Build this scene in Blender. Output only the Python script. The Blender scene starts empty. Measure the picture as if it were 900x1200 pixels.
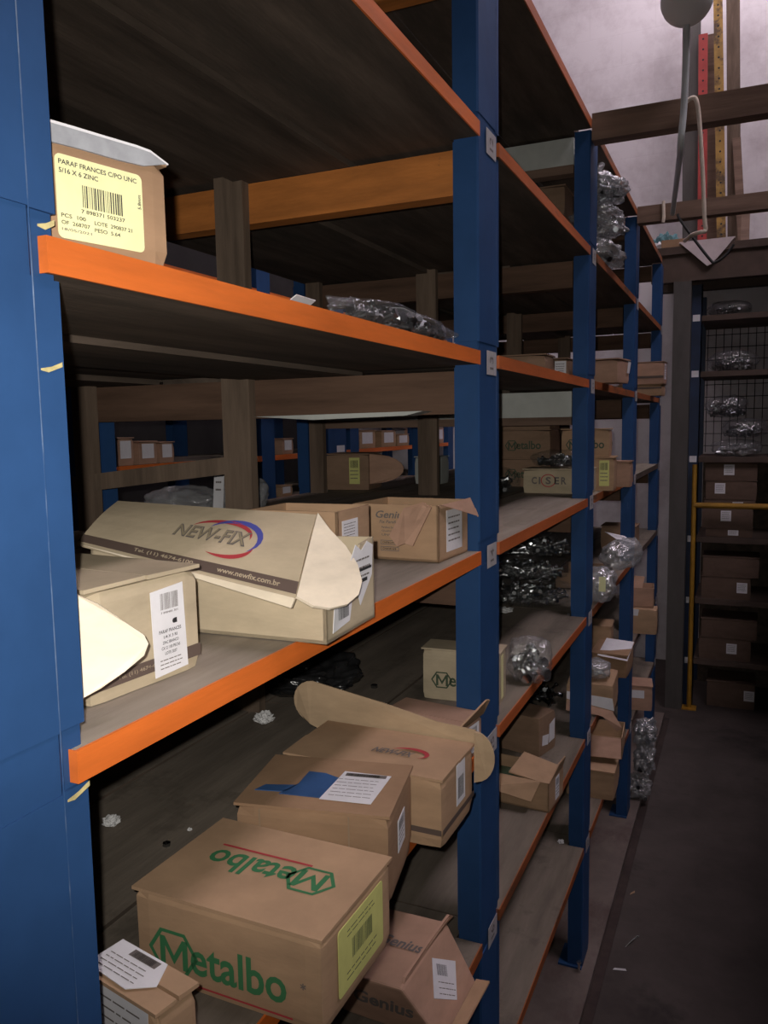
import bpy, bmesh, math, random
import numpy as np
from mathutils import Vector, Matrix, noise

random.seed(7)
SC = bpy.context.scene
COL = SC.collection
PI = math.pi

# ------------------------------------------------------------------ materials
def new_mat(name):
    m = bpy.data.materials.new(name); m.use_nodes = True
    nt = m.node_tree
    return m, nt, nt.nodes['Principled BSDF']

def surf(name, base, rough=.7, var=.15, scale=8.0, bump=.0, bscale=60.0, metal=0.0, stretch=(1, 1, 1), dark=None, spots=None, spec=.4, detail=6):
    """a surface: base colour broken up by noise, optional second colour in patches, optional bump"""
    m, nt, b = new_mat(name)
    N, Lk = nt.nodes, nt.links
    tc = N.new('ShaderNodeTexCoord'); mp = N.new('ShaderNodeMapping'); mp.inputs['Scale'].default_value = stretch
    Lk.new(tc.outputs['Object'], mp.inputs['Vector'])
    nz = N.new('ShaderNodeTexNoise'); nz.inputs['Scale'].default_value = scale; nz.inputs['Detail'].default_value = detail
    nz.inputs['Roughness'].default_value = .65
    Lk.new(mp.outputs[0], nz.inputs['Vector'])
    rp = N.new('ShaderNodeValToRGB')
    c0 = dark if dark else tuple(c * (1 - var * 1.6) for c in base)
    c1 = tuple(min(1, c * (1 + var)) for c in base)
    rp.color_ramp.elements[0].position = .3; rp.color_ramp.elements[0].color = (*c0, 1)
    rp.color_ramp.elements[1].position = .68; rp.color_ramp.elements[1].color = (*c1, 1)
    Lk.new(nz.outputs['Fac'], rp.inputs[0])
    out = rp.outputs[0]
    if spots:
        col, lo, hi, sc, st = spots
        mp2 = N.new('ShaderNodeMapping'); mp2.inputs['Scale'].default_value = st
        Lk.new(tc.outputs['Object'], mp2.inputs['Vector'])
        n2 = N.new('ShaderNodeTexNoise'); n2.inputs['Scale'].default_value = sc; n2.inputs['Detail'].default_value = 8
        n2.inputs['Roughness'].default_value = .7
        Lk.new(mp2.outputs[0], n2.inputs['Vector'])
        r2 = N.new('ShaderNodeValToRGB'); r2.color_ramp.elements[0].position = lo; r2.color_ramp.elements[1].position = hi
        Lk.new(n2.outputs['Fac'], r2.inputs[0])
        mx = N.new('ShaderNodeMix'); mx.data_type = 'RGBA'
        Lk.new(r2.outputs[0], mx.inputs['Factor']); Lk.new(out, mx.inputs['A']); mx.inputs['B'].default_value = (*col, 1)
        out = mx.outputs['Result']
    Lk.new(out, b.inputs['Base Color'])
    b.inputs['Roughness'].default_value = rough; b.inputs['Metallic'].default_value = metal
    b.inputs['Specular IOR Level'].default_value = spec
    if bump:
        n3 = N.new('ShaderNodeTexNoise'); n3.inputs['Scale'].default_value = bscale; n3.inputs['Detail'].default_value = 4
        Lk.new(mp.outputs[0], n3.inputs['Vector'])
        bp = N.new('ShaderNodeBump'); bp.inputs['Strength'].default_value = bump; bp.inputs['Distance'].default_value = .004
        Lk.new(n3.outputs['Fac'], bp.inputs['Height']); Lk.new(bp.outputs[0], b.inputs['Normal'])
    return m

def painted_brick(name):
    m, nt, b = new_mat(name)
    N, Lk = nt.nodes, nt.links
    tc = N.new('ShaderNodeTexCoord'); mp = N.new('ShaderNodeMapping'); mp.inputs['Rotation'].default_value = (PI / 2, 0, 0)
    Lk.new(tc.outputs['Object'], mp.inputs['Vector'])
    br = N.new('ShaderNodeTexBrick'); br.inputs['Scale'].default_value = 1.0
    br.inputs['Brick Width'].default_value = .42; br.inputs['Row Height'].default_value = .2; br.inputs['Mortar Size'].default_value = .006
    br.inputs['Mortar Smooth'].default_value = .8
    br.inputs['Color1'].default_value = (.70, .66, .68, 1); br.inputs['Color2'].default_value = (.69, .65, .67, 1); br.inputs['Mortar'].default_value = (.68, .64, .66, 1)
    Lk.new(mp.outputs[0], br.inputs['Vector'])
    nz = N.new('ShaderNodeTexNoise'); nz.inputs['Scale'].default_value = 2.2; nz.inputs['Detail'].default_value = 9; nz.inputs['Roughness'].default_value = .7
    Lk.new(tc.outputs['Object'], nz.inputs['Vector'])
    rp = N.new('ShaderNodeValToRGB'); rp.color_ramp.elements[0].position = .32; rp.color_ramp.elements[0].color = (.62, .57, .58, 1)
    rp.color_ramp.elements[1].position = .55; rp.color_ramp.elements[1].color = (1, 1, 1, 1)
    Lk.new(nz.outputs['Fac'], rp.inputs[0])
    mx = N.new('ShaderNodeMix'); mx.data_type = 'RGBA'; mx.blend_type = 'MULTIPLY'; mx.inputs['Factor'].default_value = .75
    Lk.new(br.outputs['Color'], mx.inputs['A']); Lk.new(rp.outputs[0], mx.inputs['B'])
    Lk.new(mx.outputs['Result'], b.inputs['Base Color']); b.inputs['Roughness'].default_value = .85
    bp = N.new('ShaderNodeBump'); bp.inputs['Strength'].default_value = .22; bp.inputs['Distance'].default_value = .008
    ad = N.new('ShaderNodeMath'); ad.operation = 'ADD'
    iv = N.new('ShaderNodeMath'); iv.operation = 'MULTIPLY'; iv.inputs[1].default_value = -.15
    Lk.new(br.outputs['Fac'], iv.inputs[0]); Lk.new(iv.outputs[0], ad.inputs[0]); Lk.new(nz.outputs['Fac'], ad.inputs[1])
    Lk.new(ad.outputs[0], bp.inputs['Height']); Lk.new(bp.outputs[0], b.inputs['Normal'])
    return m

def film_mat(name, haze=.10, gloss=.25, tint=(.9, .92, .92), rough=.18, bscale=38):
    m = bpy.data.materials.new(name); m.use_nodes = True
    nt = m.node_tree; N, Lk = nt.nodes, nt.links
    N.remove(N['Principled BSDF']); out = N['Material Output']
    tr = N.new('ShaderNodeBsdfTransparent'); tr.inputs[0].default_value = (*tint, 1)
    df = N.new('ShaderNodeBsdfDiffuse'); df.inputs[0].default_value = (.75, .75, .76, 1)
    gl = N.new('ShaderNodeBsdfGlossy'); gl.inputs['Roughness'].default_value = rough; gl.inputs[0].default_value = (.9, .9, .92, 1)
    tc = N.new('ShaderNodeTexCoord'); nz = N.new('ShaderNodeTexNoise'); nz.inputs['Scale'].default_value = bscale; nz.inputs['Detail'].default_value = 3
    nz.inputs['Distortion'].default_value = 1.2
    Lk.new(tc.outputs['Object'], nz.inputs['Vector'])
    bp = N.new('ShaderNodeBump'); bp.inputs['Strength'].default_value = .9; bp.inputs['Distance'].default_value = .006
    Lk.new(nz.outputs['Fac'], bp.inputs['Height']); Lk.new(bp.outputs[0], gl.inputs['Normal'])
    a = N.new('ShaderNodeMixShader'); a.inputs[0].default_value = haze; Lk.new(tr.outputs[0], a.inputs[1]); Lk.new(df.outputs[0], a.inputs[2])
    c = N.new('ShaderNodeMixShader'); c.inputs[0].default_value = gloss; Lk.new(a.outputs[0], c.inputs[1]); Lk.new(gl.outputs[0], c.inputs[2])
    Lk.new(c.outputs[0], out.inputs['Surface'])
    return m

def flat(name, base, rough=.6, metal=0, spec=.4):
    m, nt, b = new_mat(name)
    b.inputs['Base Color'].default_value = (*base, 1); b.inputs['Roughness'].default_value = rough; b.inputs['Metallic'].default_value = metal
    b.inputs['Specular IOR Level'].default_value = spec
    return m

def emit(name, col, s):
    m = bpy.data.materials.new(name); m.use_nodes = True
    nt = m.node_tree; nt.nodes.remove(nt.nodes['Principled BSDF'])
    e = nt.nodes.new('ShaderNodeEmission'); e.inputs[0].default_value = (*col, 1); e.inputs[1].default_value = s
    nt.links.new(e.outputs[0], nt.nodes['Material Output'].inputs['Surface'])
    return m

M = {}
M['blue'] = surf('blue_enamel', (.025, .072, .19), .55, .12, 5, .10, 25, spots=((.09, .16, .27), .68, .76, 9, (3, 3, .4)), spec=.12)
M['blueworn'] = surf('worn_blue_edge', (.15, .21, .33), .6, .2, 40, spots=((.028, .080, .205), .42, .55, 22, (1, 1, .25)))
M['scuff'] = surf('bare_scuff', (.55, .47, .22), .6, .3, 40)
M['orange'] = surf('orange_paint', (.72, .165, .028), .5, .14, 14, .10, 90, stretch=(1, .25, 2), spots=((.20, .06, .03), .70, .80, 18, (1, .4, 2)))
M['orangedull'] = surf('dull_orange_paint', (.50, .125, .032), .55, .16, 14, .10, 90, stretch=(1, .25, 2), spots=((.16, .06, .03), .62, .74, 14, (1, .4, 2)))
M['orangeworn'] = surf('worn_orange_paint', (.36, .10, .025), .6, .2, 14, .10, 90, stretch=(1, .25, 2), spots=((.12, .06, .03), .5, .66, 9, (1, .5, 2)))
M['board'] = surf('dusty_shelf_board', (.205, .172, .138), .85, .22, 6, .15, 60, stretch=(3, .35, 3), spots=((.09, .075, .06), .55, .72, 5, (1, 1, 1)), spec=.2)
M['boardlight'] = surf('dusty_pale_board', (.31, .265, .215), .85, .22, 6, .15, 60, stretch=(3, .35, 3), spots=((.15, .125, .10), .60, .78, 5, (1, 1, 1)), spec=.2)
M['boardunder'] = surf('shaded_board_underside', (.108, .082, .064), .85, .3, 6, .15, 60, stretch=(3, .35, 3), spots=((.06, .05, .04), .5, .7, 4, (2, .5, 1)), spec=.2)  # darkened board: shade put into the colour of undersides and plank sides
M['timber'] = surf('old_timber', (.19, .125, .092), .8, .22, 9, .2, 50, stretch=(.3, 3, 3), spec=.2)
M['crosswood'] = surf('dark_cross_wood', (.125, .074, .05), .8, .25, 9, .2, 50, stretch=(.3, 3, 3), spec=.2)
M['stile'] = surf('rough_stile', (.165, .12, .088), .85, .25, 9, .2, 50, stretch=(3, 3, .3), spec=.2)
M['otimber'] = surf('orange_timber', (.50, .175, .038), .65, .22, 9, .15, 60, stretch=(.5, 3, 3), spots=((.10, .05, .03), .64, .72, 16, (1, 1, 1)))
M['wtimber'] = surf('whitewashed_timber', (.50, .52, .49), .8, .12, 6, .1, 60, spots=((.17, .13, .09), .64, .68, 5, (1, 1, 1)), spec=.2)
def card(name, base, spots=None): return surf(name, base, .82, .13, 7, .05, 120, stretch=(1, 1, 3), spots=spots, spec=.2)
M['kraft'] = card('kraft_card', (.46, .30, .185))
M['kraft2'] = card('kraft_card_brown', (.36, .225, .135))
M['buff'] = card('buff_card', (.52, .43, .30))
M['pink'] = card('kraft_card_rosy', (.47, .29, .205))
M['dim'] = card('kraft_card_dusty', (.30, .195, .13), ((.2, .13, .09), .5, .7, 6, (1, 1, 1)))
M['gloom'] = card('shaded_card', (.15, .10, .075), ((.10, .065, .05), .5, .7, 6, (1, 1, 1)))  # card darkened in colour so the end rack boxes sit in shade
M['bluedark'] = surf('shaded_blue_enamel', (.012, .028, .075), .5, .2, 6)  # end rack blue, with the dimness there put into the colour
M['inner'] = card('card_inside', (.50, .36, .23))
M['cream'] = card('card_inside_pale', (.80, .70, .55))
M['paper'] = surf('label_paper', (.78, .77, .80), .6, .04, 30)
M['greyply'] = surf('grey_ply', (.36, .37, .40), .8, .15, 30)
M['tagpaper'] = surf('grey_tag_paper', (.46, .44, .45), .7, .1, 60)  # plain grey paper for the shelf tags
M['yellow'] = surf('yellow_label', (.86, .84, .46), .6, .05, 30)
M['lime'] = surf('lime_label', (.66, .66, .23), .6, .06, 30)
M['ink'] = flat('black_ink', (.03, .03, .032))
M['greyink'] = flat('grey_ink', (.16, .14, .13))
M['olive'] = flat('olive_ink', (.30, .25, .165))
M['green'] = flat('green_ink', (.05, .20, .085))
M['dgreen'] = flat('dark_green_ink', (.055, .085, .05))
M['red'] = flat('red_ink', (.45, .05, .06))
M['blueink'] = flat('blue_ink', (.08, .09, .38))
M['band'] = flat('brown_band_ink', (.12, .085, .07))
M['tape'] = surf('packing_tape', (.33, .23, .15), .3, .1, 12)
M['bluetape'] = surf('blue_tape', (.045, .11, .27), .45, .15, 12)
M['film'] = film_mat('clear_film', .05, .14, (.93, .94, .94), .10, 60)
M['thin'] = film_mat('thin_film', .012, .06, (.95, .96, .96), .10, 70)
M['hazy'] = film_mat('hazy_film', .28, .22, (.85, .87, .88))
M['blackfilm'] = surf('black_film', (.018, .018, .019), .22, .2, 20, .8, 22, spec=.6)
M['zinc'] = surf('zinc_plate', (.62, .63, .64), .24, .15, 60, metal=1)
M['darkzinc'] = surf('dark_steel', (.26, .27, .28), .28, .2, 60, metal=1)
M['concrete'] = surf('floor_concrete', (.085, .07, .064), .85, .22, 2.5, .2, 40, spots=((.03, .026, .025), .55, .7, 1.3, (1, 1, 1)), spec=.2)
M['plinth'] = surf('plinth_concrete', (.17, .135, .12), .85, .2, 4, .2, 40, spots=((.09, .06, .055), .5, .66, 3, (1, .5, 1)), spec=.2)
M['darkstrip'] = surf('darkstrip', (.05, .034, .03), .9, .3, 8)
M['wall'] = painted_brick('whitewashed_blocks')
M['darkwall'] = surf('dark_wall', (.035, .032, .032), .9, .2, 3)
M['roof'] = surf('roof_sheet', (.12, .11, .11), .8, .2, 3)
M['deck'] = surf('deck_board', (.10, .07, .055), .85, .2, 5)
M['post'] = surf('grey_post', (.10, .092, .085), .8, .2, 6, stretch=(1, 1, .3))
M['pipe'] = surf('yellow_pipe', (.42, .22, .025), .5, .2, 12)
M['redsteel'] = surf('red_steel', (.40, .05, .042), .55, .15, 10)
M['yelsteel'] = surf('yellow_steel', (.38, .22, .05), .6, .2, 10, spots=((.10, .06, .03), .5, .6, 7, (1, 1, 1)))
M['globe'] = flat('globe_glass', (.86, .90, .90), .3)
M['conduit'] = flat('grey_conduit', (.58, .62, .63), .5)
M['rope'] = surf('pale_cord', (.72, .62, .52), .8, .1, 40)
M['black'] = flat('black_rubber', (.02, .02, .02), .6)
M['cloth'] = surf('pale_cloth', (.66, .57, .57), .9, .1, 9, .3, 40)
M['teal'] = surf('teal_cloth', (.13, .27, .30), .9, .2, 12)
M['lint'] = surf('lint', (.70, .70, .70), .95, .1, 40)
M['fillglow'] = emit('fill_sheet', (1.0, .86, .95), 19.0)  # added glow out of view, brightens the ties and globe
M['fillglow3'] = emit('fill_sheet_deck', (1.0, .87, .95), 6.6)  # added glow above the deck, brightens the upper wall
M['fillglow2'] = emit('fill_sheet_aisle', (1.0, .82, .90), 2.2)  # added glow over the far aisle, brightens the distant boxes
M['greentape'] = surf('green_film', (.06, .10, .06), .4, .2, 20)

# ------------------------------------------------------------------ mesh helpers
class MB:
    def __init__(s): s.v = []; s.f = []; s.mi = []
    def add(s, vs, fs, mi=0):
        b = len(s.v); s.v += [tuple(p) for p in vs]
        for f in fs: s.f.append(tuple(b + i for i in f)); s.mi.append(mi)
    def box(s, lo, hi, mi=0):
        x0, y0, z0 = lo; x1, y1, z1 = hi
        s.add([(x0, y0, z0), (x1, y0, z0), (x1, y1, z0), (x0, y1, z0), (x0, y0, z1), (x1, y0, z1), (x1, y1, z1), (x0, y1, z1)],
              [(0, 3, 2, 1), (4, 5, 6, 7), (0, 1, 5, 4), (1, 2, 6, 5), (2, 3, 7, 6), (3, 0, 4, 7)], mi)
    def slab(s, pts, t, mi=0):
        """outline polygon thickened by t against its normal"""
        P = [Vector(p) for p in pts]; n = Vector((0, 0, 0))
        for i in range(len(P)): n += (P[i] - P[0]).cross(P[(i + 1) % len(P)] - P[0])
        n.normalize(); k = len(P)
        s.add([tuple(p) for p in P] + [tuple(p - n * t) for p in P],
              [tuple(range(k)), tuple(reversed(range(k, 2 * k)))] + [(i, k + i, k + (i + 1) % k, (i + 1) % k) for i in range(k)], mi)
    def tube(s, pts, r, n=8, mi=0, cap=True):
        P = [Vector(p) for p in pts]; rings = []; up = None
        rr = r if isinstance(r, (list, tuple)) else [r] * len(P)
        for i, p in enumerate(P):
            d = (P[min(i + 1, len(P) - 1)] - P[max(i - 1, 0)]).normalized()
            if up is None: up = d.orthogonal().normalized()
            up = (up - d * up.dot(d)).normalized(); w = d.cross(up)
            rings.append([tuple(p + (up * math.cos(2 * PI * j / n) + w * math.sin(2 * PI * j / n)) * rr[i]) for j in range(n)])
        vs = [q for g in rings for q in g]; fs = []
        for i in range(len(P) - 1):
            for j in range(n): fs.append((i * n + j, i * n + (j + 1) % n, (i + 1) * n + (j + 1) % n, (i + 1) * n + j))
        if cap: fs += [tuple(reversed(range(n))), tuple(range((len(P) - 1) * n, len(P) * n))]
        s.add(vs, fs, mi)
    def prism(s, prof, z0, z1, mi=0):
        k = len(prof)
        s.add([(x, y, z0) for x, y in prof] + [(x, y, z1) for x, y in prof],
              [tuple(reversed(range(k))), tuple(range(k, 2 * k))] + [(i, (i + 1) % k, k + (i + 1) % k, k + i) for i in range(k)], mi)
    def build(s, name, mats, parent=None, smooth=False):
        me = bpy.data.meshes.new(name); me.from_pydata(s.v, [], s.f); me.update()
        for m in (mats if isinstance(mats, (list, tuple)) else [mats]): me.materials.append(m)
        for p, i in zip(me.polygons, s.mi): p.material_index = i; p.use_smooth = smooth
        o = bpy.data.objects.new(name, me); COL.objects.link(o)
        if parent: o.parent = parent
        return o

def tag(o, label, cat, group=None):
    o['label'] = label; o['category'] = cat
    if group: o['group'] = group
    return o
def thing(name, label, cat, loc=(0, 0, 0), yaw=0, group=None):
    o = bpy.data.objects.new(name, None); COL.objects.link(o); o.empty_display_size = .05
    o.location = (loc[0], loc[1], loc[2] + (.001 if loc[2] > 0 else 0)); o.rotation_euler = (0, 0, math.radians(yaw))
    return tag(o, label, cat, group)
def struct(o): o['kind'] = 'structure'; return o
def to_local(root, pts):
    m = Matrix.LocRotScale(root.location, root.rotation_euler, None).inverted()
    return [tuple(m @ Vector(p)) for p in pts]

_tc = {}
def text2d(s, bold=0.0):
    k = (s, bold)
    if k not in _tc:
        cu = bpy.data.curves.new('tmp', 'FONT'); cu.body = s; cu.size = 1; cu.offset = bold; cu.resolution_u = 3
        cu.dimensions = '2D'; cu.fill_mode = 'FRONT'
        o = bpy.data.objects.new('tmp', cu); COL.objects.link(o)
        dg = bpy.context.evaluated_depsgraph_get(); dg.update()
        me = bpy.data.meshes.new_from_object(o.evaluated_get(dg))
        v = [(a.co.x, a.co.y) for a in me.vertices]; f = [tuple(p.vertices) for p in me.polygons]
        bpy.data.objects.remove(o); bpy.data.curves.remove(cu); bpy.data.meshes.remove(me)
        x0 = min(a for a, _ in v); x1 = max(a for a, _ in v); y0 = min(b for _, b in v); y1 = max(b for _, b in v)
        _tc[k] = ([(a - x0, b - y0) for a, b in v], f, x1 - x0, y1 - y0)
    return _tc[k]

class Frame:
    def __init__(s, o, u, v):
        s.o, s.u, s.v = Vector(o), Vector(u).normalized(), Vector(v).normalized(); s.n = s.u.cross(s.v)
    def at(s, a, b, h=0): return tuple(s.o + s.u * a + s.v * b + s.n * h)
    def sub(s, a, b, rot=0, h=0):
        c, d = math.cos(rot), math.sin(rot)
        return Frame(s.at(a, b, h), s.u * c + s.v * d, s.v * c - s.u * d)

class Warp:
    """bent face: a, b in metres mapped onto a surface function of (0..1, 0..1)"""
    def __init__(s, fn, w, h, nrm): s.fn, s.w, s.hh, s.n = fn, w, h, nrm
    def at(s, a, b, h=0): return tuple(Vector(s.fn(a / s.w, b / s.hh)) + s.n * h)
    def sub(s, a, b, rot=0, h=0):
        o = s
        class Q:
            def at(q, x, y, hh=0): return o.at(a + x, b + y, hh)
        return Q()

class Ink:
    """printing gathered into one thin mesh on a face"""
    def __init__(s, fr, h=.0009): s.fr, s.h, s.mb, s.mats = fr, h, MB(), []
    def mi(s, m):
        if m not in s.mats: s.mats.append(m)
        return s.mats.index(m)
    def text(s, t, u, v, w=None, hgt=None, m=None, bold=.015, shear=0, rot=0):
        vs, fs, W, H = text2d(t, bold)
        sx = (w / W) if w else hgt / H
        sy = (hgt / H) if hgt else sx
        f = s.fr.sub(u, v, rot)
        s.mb.add([f.at((a + shear * b) * sx, b * sy, s.h) for a, b in vs], fs, s.mi(m or M['ink']))
    def rect(s, u0, v0, u1, v1, m=None):
        s.mb.add([s.fr.at(u0, v0, s.h), s.fr.at(u1, v0, s.h), s.fr.at(u1, v1, s.h), s.fr.at(u0, v1, s.h)], [(0, 1, 2, 3)], s.mi(m or M['ink']))
    def poly(s, pts, m): s.mb.add([s.fr.at(a, b, s.h) for a, b in pts], [tuple(range(len(pts)))], s.mi(m))
    def ring(s, pts_o, pts_i, m):
        k = len(pts_o)
        s.mb.add([s.fr.at(a, b, s.h) for a, b in pts_o + pts_i], [(i, (i + 1) % k, k + (i + 1) % k, k + i) for i in range(k)], s.mi(m))
    def barcode(s, u, v, w, h, m=None, seed=3):
        r = random.Random(seed); x = u
        while x < u + w - .0008:
            b = r.choice((.4, .8, .8, 1.3)) * w / 42; s.rect(x, v, min(x + b, u + w), v + h, m); x += b + r.choice((.5, .9, 1.2)) * w / 42
    def lines(s, u, v, w, n, gap, hgt, m=None, seed=1):
        r = random.Random(seed)
        for i in range(n):
            x = u
            while x < u + w * .92:
                l = r.uniform(.08, .25) * w; s.rect(x, v - i * gap, min(x + l, u + w), v - i * gap + hgt * .6, m or M['greyink']); x += l + .03 * w
    def build(s, parent, name='printing'): return s.mb.build(name, s.mats, parent)

def arc(cx, cy, r, a0, a1, n=8, ry=None):
    return [(cx + r * math.cos(math.radians(a0 + (a1 - a0) * i / n)), cy + (ry or r) * math.sin(math.radians(a0 + (a1 - a0) * i / n))) for i in range(n + 1)]

def metalbo(ink, u, v, w, m, under=None, rot=0):
    """hexagon badge with an M inside, then the rest of the word"""
    f0 = ink.fr; ink.fr = f0.sub(u, v, rot)
    h = w * .27
    def hexa(k): return [(h * .62 + k * h * .72 * math.cos(math.radians(a)), h * .5 + k * h * .62 * math.sin(math.radians(a))) for a in (0, 60, 120, 180, 240, 300)]
    ink.ring(hexa(1), hexa(.84), m)
    x0, y0, ww, hh, t = h * .24, h * .12, h * .80, h * .74, h * .15
    ink.poly([(x0, y0), (x0 + t, y0), (x0 + t, y0 + hh), (x0, y0 + hh)], m); ink.poly([(x0 + ww - t, y0), (x0 + ww, y0), (x0 + ww, y0 + hh), (x0 + ww - t, y0 + hh)], m)
    ink.poly([(x0 + t, y0 + hh), (x0 + t, y0 + hh * .68), (x0 + ww / 2, y0 + hh * .12), (x0 + ww / 2, y0 + hh * .42)], m); ink.poly([(x0 + ww - t, y0 + hh * .68), (x0 + ww - t, y0 + hh), (x0 + ww / 2, y0 + hh * .42), (x0 + ww / 2, y0 + hh * .12)], m)
    ink.text('etalbo', h * 1.12, h * .12, w=w - h * 1.12, hgt=h * .86, m=m, bold=.02)
    if under: ink.rect(h * .9, -h * .14, w, -h * .06, under)
    ink.fr = f0

# ------------------------------------------------------------------ cartons
def dent(me_bm, L, W, H, amp, seed):
    for v in me_bm.verts:
        p = v.co; ex = min(abs(p.x), abs(p.x + W)) < 1e-5; ey = min(abs(p.y), abs(p.y - L)) < 1e-5; ez = min(abs(p.z), abs(p.z - H)) < 1e-5
        k = ex + ey + ez
        q = Vector((p.x * 14 + seed, p.y * 14, p.z * 14))
        d = amp * (.5 + .5 * noise.noise(q)) + (.0012 if k == 2 else 0) + (.0035 if k == 3 else 0)
        c = Vector((-W / 2, L / 2, H / 2)) - p
        if ex: p.x += math.copysign(d, c.x)
        if ey: p.y += math.copysign(d, c.y)
        if ez and p.z > H / 2: p.z -= d

def carton(label, x, y, z, yaw, L, W, H, mat='kraft', top='lid', group=None, amp=.0012, cuts=7, name='cardboard_box', tape=False, wall_t=.0035):
    r = thing(name, label, 'box', (x, y, z), yaw, group)
    r['_d'] = (L, W, H)
    if top == 'open':
        mb = MB(); t = wall_t
        mb.box((-W, 0, 0), (0, L, t)); mb.box((-W, 0, 0), (0, t, H)); mb.box((-W, L - t, 0), (0, L, H)); mb.box((-t, 0, 0), (0, L, H)); mb.box((-W, 0, 0), (-W + t, L, H))
        mb.build('body', [M[mat]], r)
        return r
    tl = .003 if top in ('lid', 'flaps') else 0
    bm = bmesh.new(); bmesh.ops.create_cube(bm, size=1)
    for v in bm.verts: v.co = Vector(((v.co.x - .5) * W, (v.co.y + .5) * L, (v.co.z + .5) * (H - tl)))
    bmesh.ops.subdivide_edges(bm, edges=bm.edges[:], cuts=cuts, use_grid_fill=True)
    dent(bm, L, W, H - tl, amp, x * 31 + y * 17)
    me = bpy.data.meshes.new('body'); bm.to_mesh(me); bm.free(); me.materials.append(M[mat])
    o = bpy.data.objects.new('body', me); COL.objects.link(o); o.parent = r
    e = .001
    if top == 'lid':
        mb = MB(); mb.box((-W - e, -e, H - tl - .0005), (e, L + e, H)); mb.build('lid', M[mat], r)
    elif top == 'flaps':
        g = .0012
        for a, b in ((-e, L / 2 - g), (L / 2 + g, L + e)):
            mb = MB(); lift = random.uniform(0, .002)
            zz = H - tl - .0003
            hi_in = lift
            mb.add([(-W - e, a, zz), (e, a, zz), (e, b, zz + (hi_in if a < 0 else 0)), (-W - e, b, zz + (hi_in if a < 0 else 0)),
                    (-W - e, a, H + (0 if a < 0 else hi_in)), (e, a, H + (0 if a < 0 else hi_in)), (e, b, H + (hi_in if a < 0 else 0)), (-W - e, b, H + (hi_in if a < 0 else 0))],
                   [(0, 3, 2, 1), (4, 5, 6, 7), (0, 1, 5, 4), (1, 2, 6, 5), (2, 3, 7, 6), (3, 0, 4, 7)])
            mb.build('flap', M[mat], r)
        if tape:
            mb = MB(); mb.box((-W - .001, L / 2 - .022, H + .0015), (.0012, L / 2 + .022, H + .0024)); mb.box((.0006, L / 2 - .022, H - .05), (.0014, L / 2 + .022, H + .0024)); mb.build('tape', M['tape'], r)
    return r
def fr(r, side):
    L, W, H = r['_d']
    return {'aisle': Frame((0, 0, 0), (0, 1, 0), (0, 0, 1)), 'near': Frame((-W, 0, 0), (1, 0, 0), (0, 0, 1)), 'top': Frame((-W, 0, H), (1, 0, 0), (0, 1, 0))}[side]
def sticker(r, f, pts, mat='paper', h=.0004, name='label'):
    """thin paper glued on a face: outline in face coordinates"""
    mb = MB(); mb.slab([f.at(a, b, h + .0004) for a, b in pts], .0006); return mb.build(name, M[mat], r)
def rect(u0, v0, u1, v1): return [(u0, v0), (u1, v0), (u1, v1), (u0, v1)]
def rrect(u0, v0, u1, v1, r=.006):
    return arc(u1 - r, v0 + r, r, -90, 0, 4) + arc(u1 - r, v1 - r, r, 0, 90, 4) + arc(u0 + r, v1 - r, r, 90, 180, 4) + arc(u0 + r, v0 + r, r, 180, 270, 4)
def simple_label(r, f, u0, v0, u1, v1, mat='paper', seed=1, bar=True):
    s = sticker(r, f, rect(u0, v0, u1, v1), mat); w, h = u1 - u0, v1 - v0
    k = Ink(f)
    if bar: k.barcode(u0 + w * .1, v1 - h * .38, w * .75, h * .28, seed=seed)
    k.lines(u0 + w * .1, v1 - h * (.52 if bar else .2), w * .75, 3 if bar else 5, h * .14, h * .06, seed=seed)
    k.build(s); return s

# ------------------------------------------------------------------ bags of bolts
def bolt_geo(l, r):
    vs, fs = [], []
    def pr(n, rad, z0, z1):
        b = len(vs)
        for z in (z0, z1):
            for i in range(n): vs.append((rad * math.cos(2 * PI * i / n), rad * math.sin(2 * PI * i / n), z))
        fs.extend([(b + i, b + (i + 1) % n, b + n + (i + 1) % n, b + n + i) for i in range(n)])
        fs.append(tuple(b + n + i for i in range(n))); fs.append(tuple(b + n - 1 - i for i in range(n)))
    pr(8, r, -l / 2, l / 2); pr(6, r * 1.9, l / 2, l / 2 + r * 1.3)
    return np.array(vs), fs
def bolt_pile(name, parent, n, sx, sy, sz, l, r, mat, seed=1, z0=0.0, kind=True):
    R = random.Random(seed); V, F = bolt_geo(l, r); mb = MB()
    for i in range(n):
        while True:
            p = Vector((R.uniform(-1, 1), R.uniform(-1, 1), R.uniform(0, 1)))
            if p.x ** 2 + p.y ** 2 + p.z ** 2 < .92 and (p.x ** 2 + p.y ** 2 + p.z ** 2 > .25 or i % 4 == 0): break
        rot = Matrix.Rotation(R.uniform(0, 2 * PI), 3, 'Z') @ Matrix.Rotation((ang := R.uniform(62, 112) * PI / 180), 3, 'X') @ Matrix.Rotation(R.uniform(0, 2 * PI), 3, 'Z')
        c = Vector((p.x * (sx - l * .4), p.y * (sy - l * .4), z0 + r * 2.1 + abs(math.cos(ang)) * l * .62 + p.z * max(.004, sz - r * 4 - abs(math.cos(ang)) * l * 1.2)))
        mb.add([tuple(rot @ Vector(v) + c) for v in V], F)
    o = mb.build(name, M[mat], parent)
    if kind: o['kind'] = 'stuff'
    return o
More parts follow.
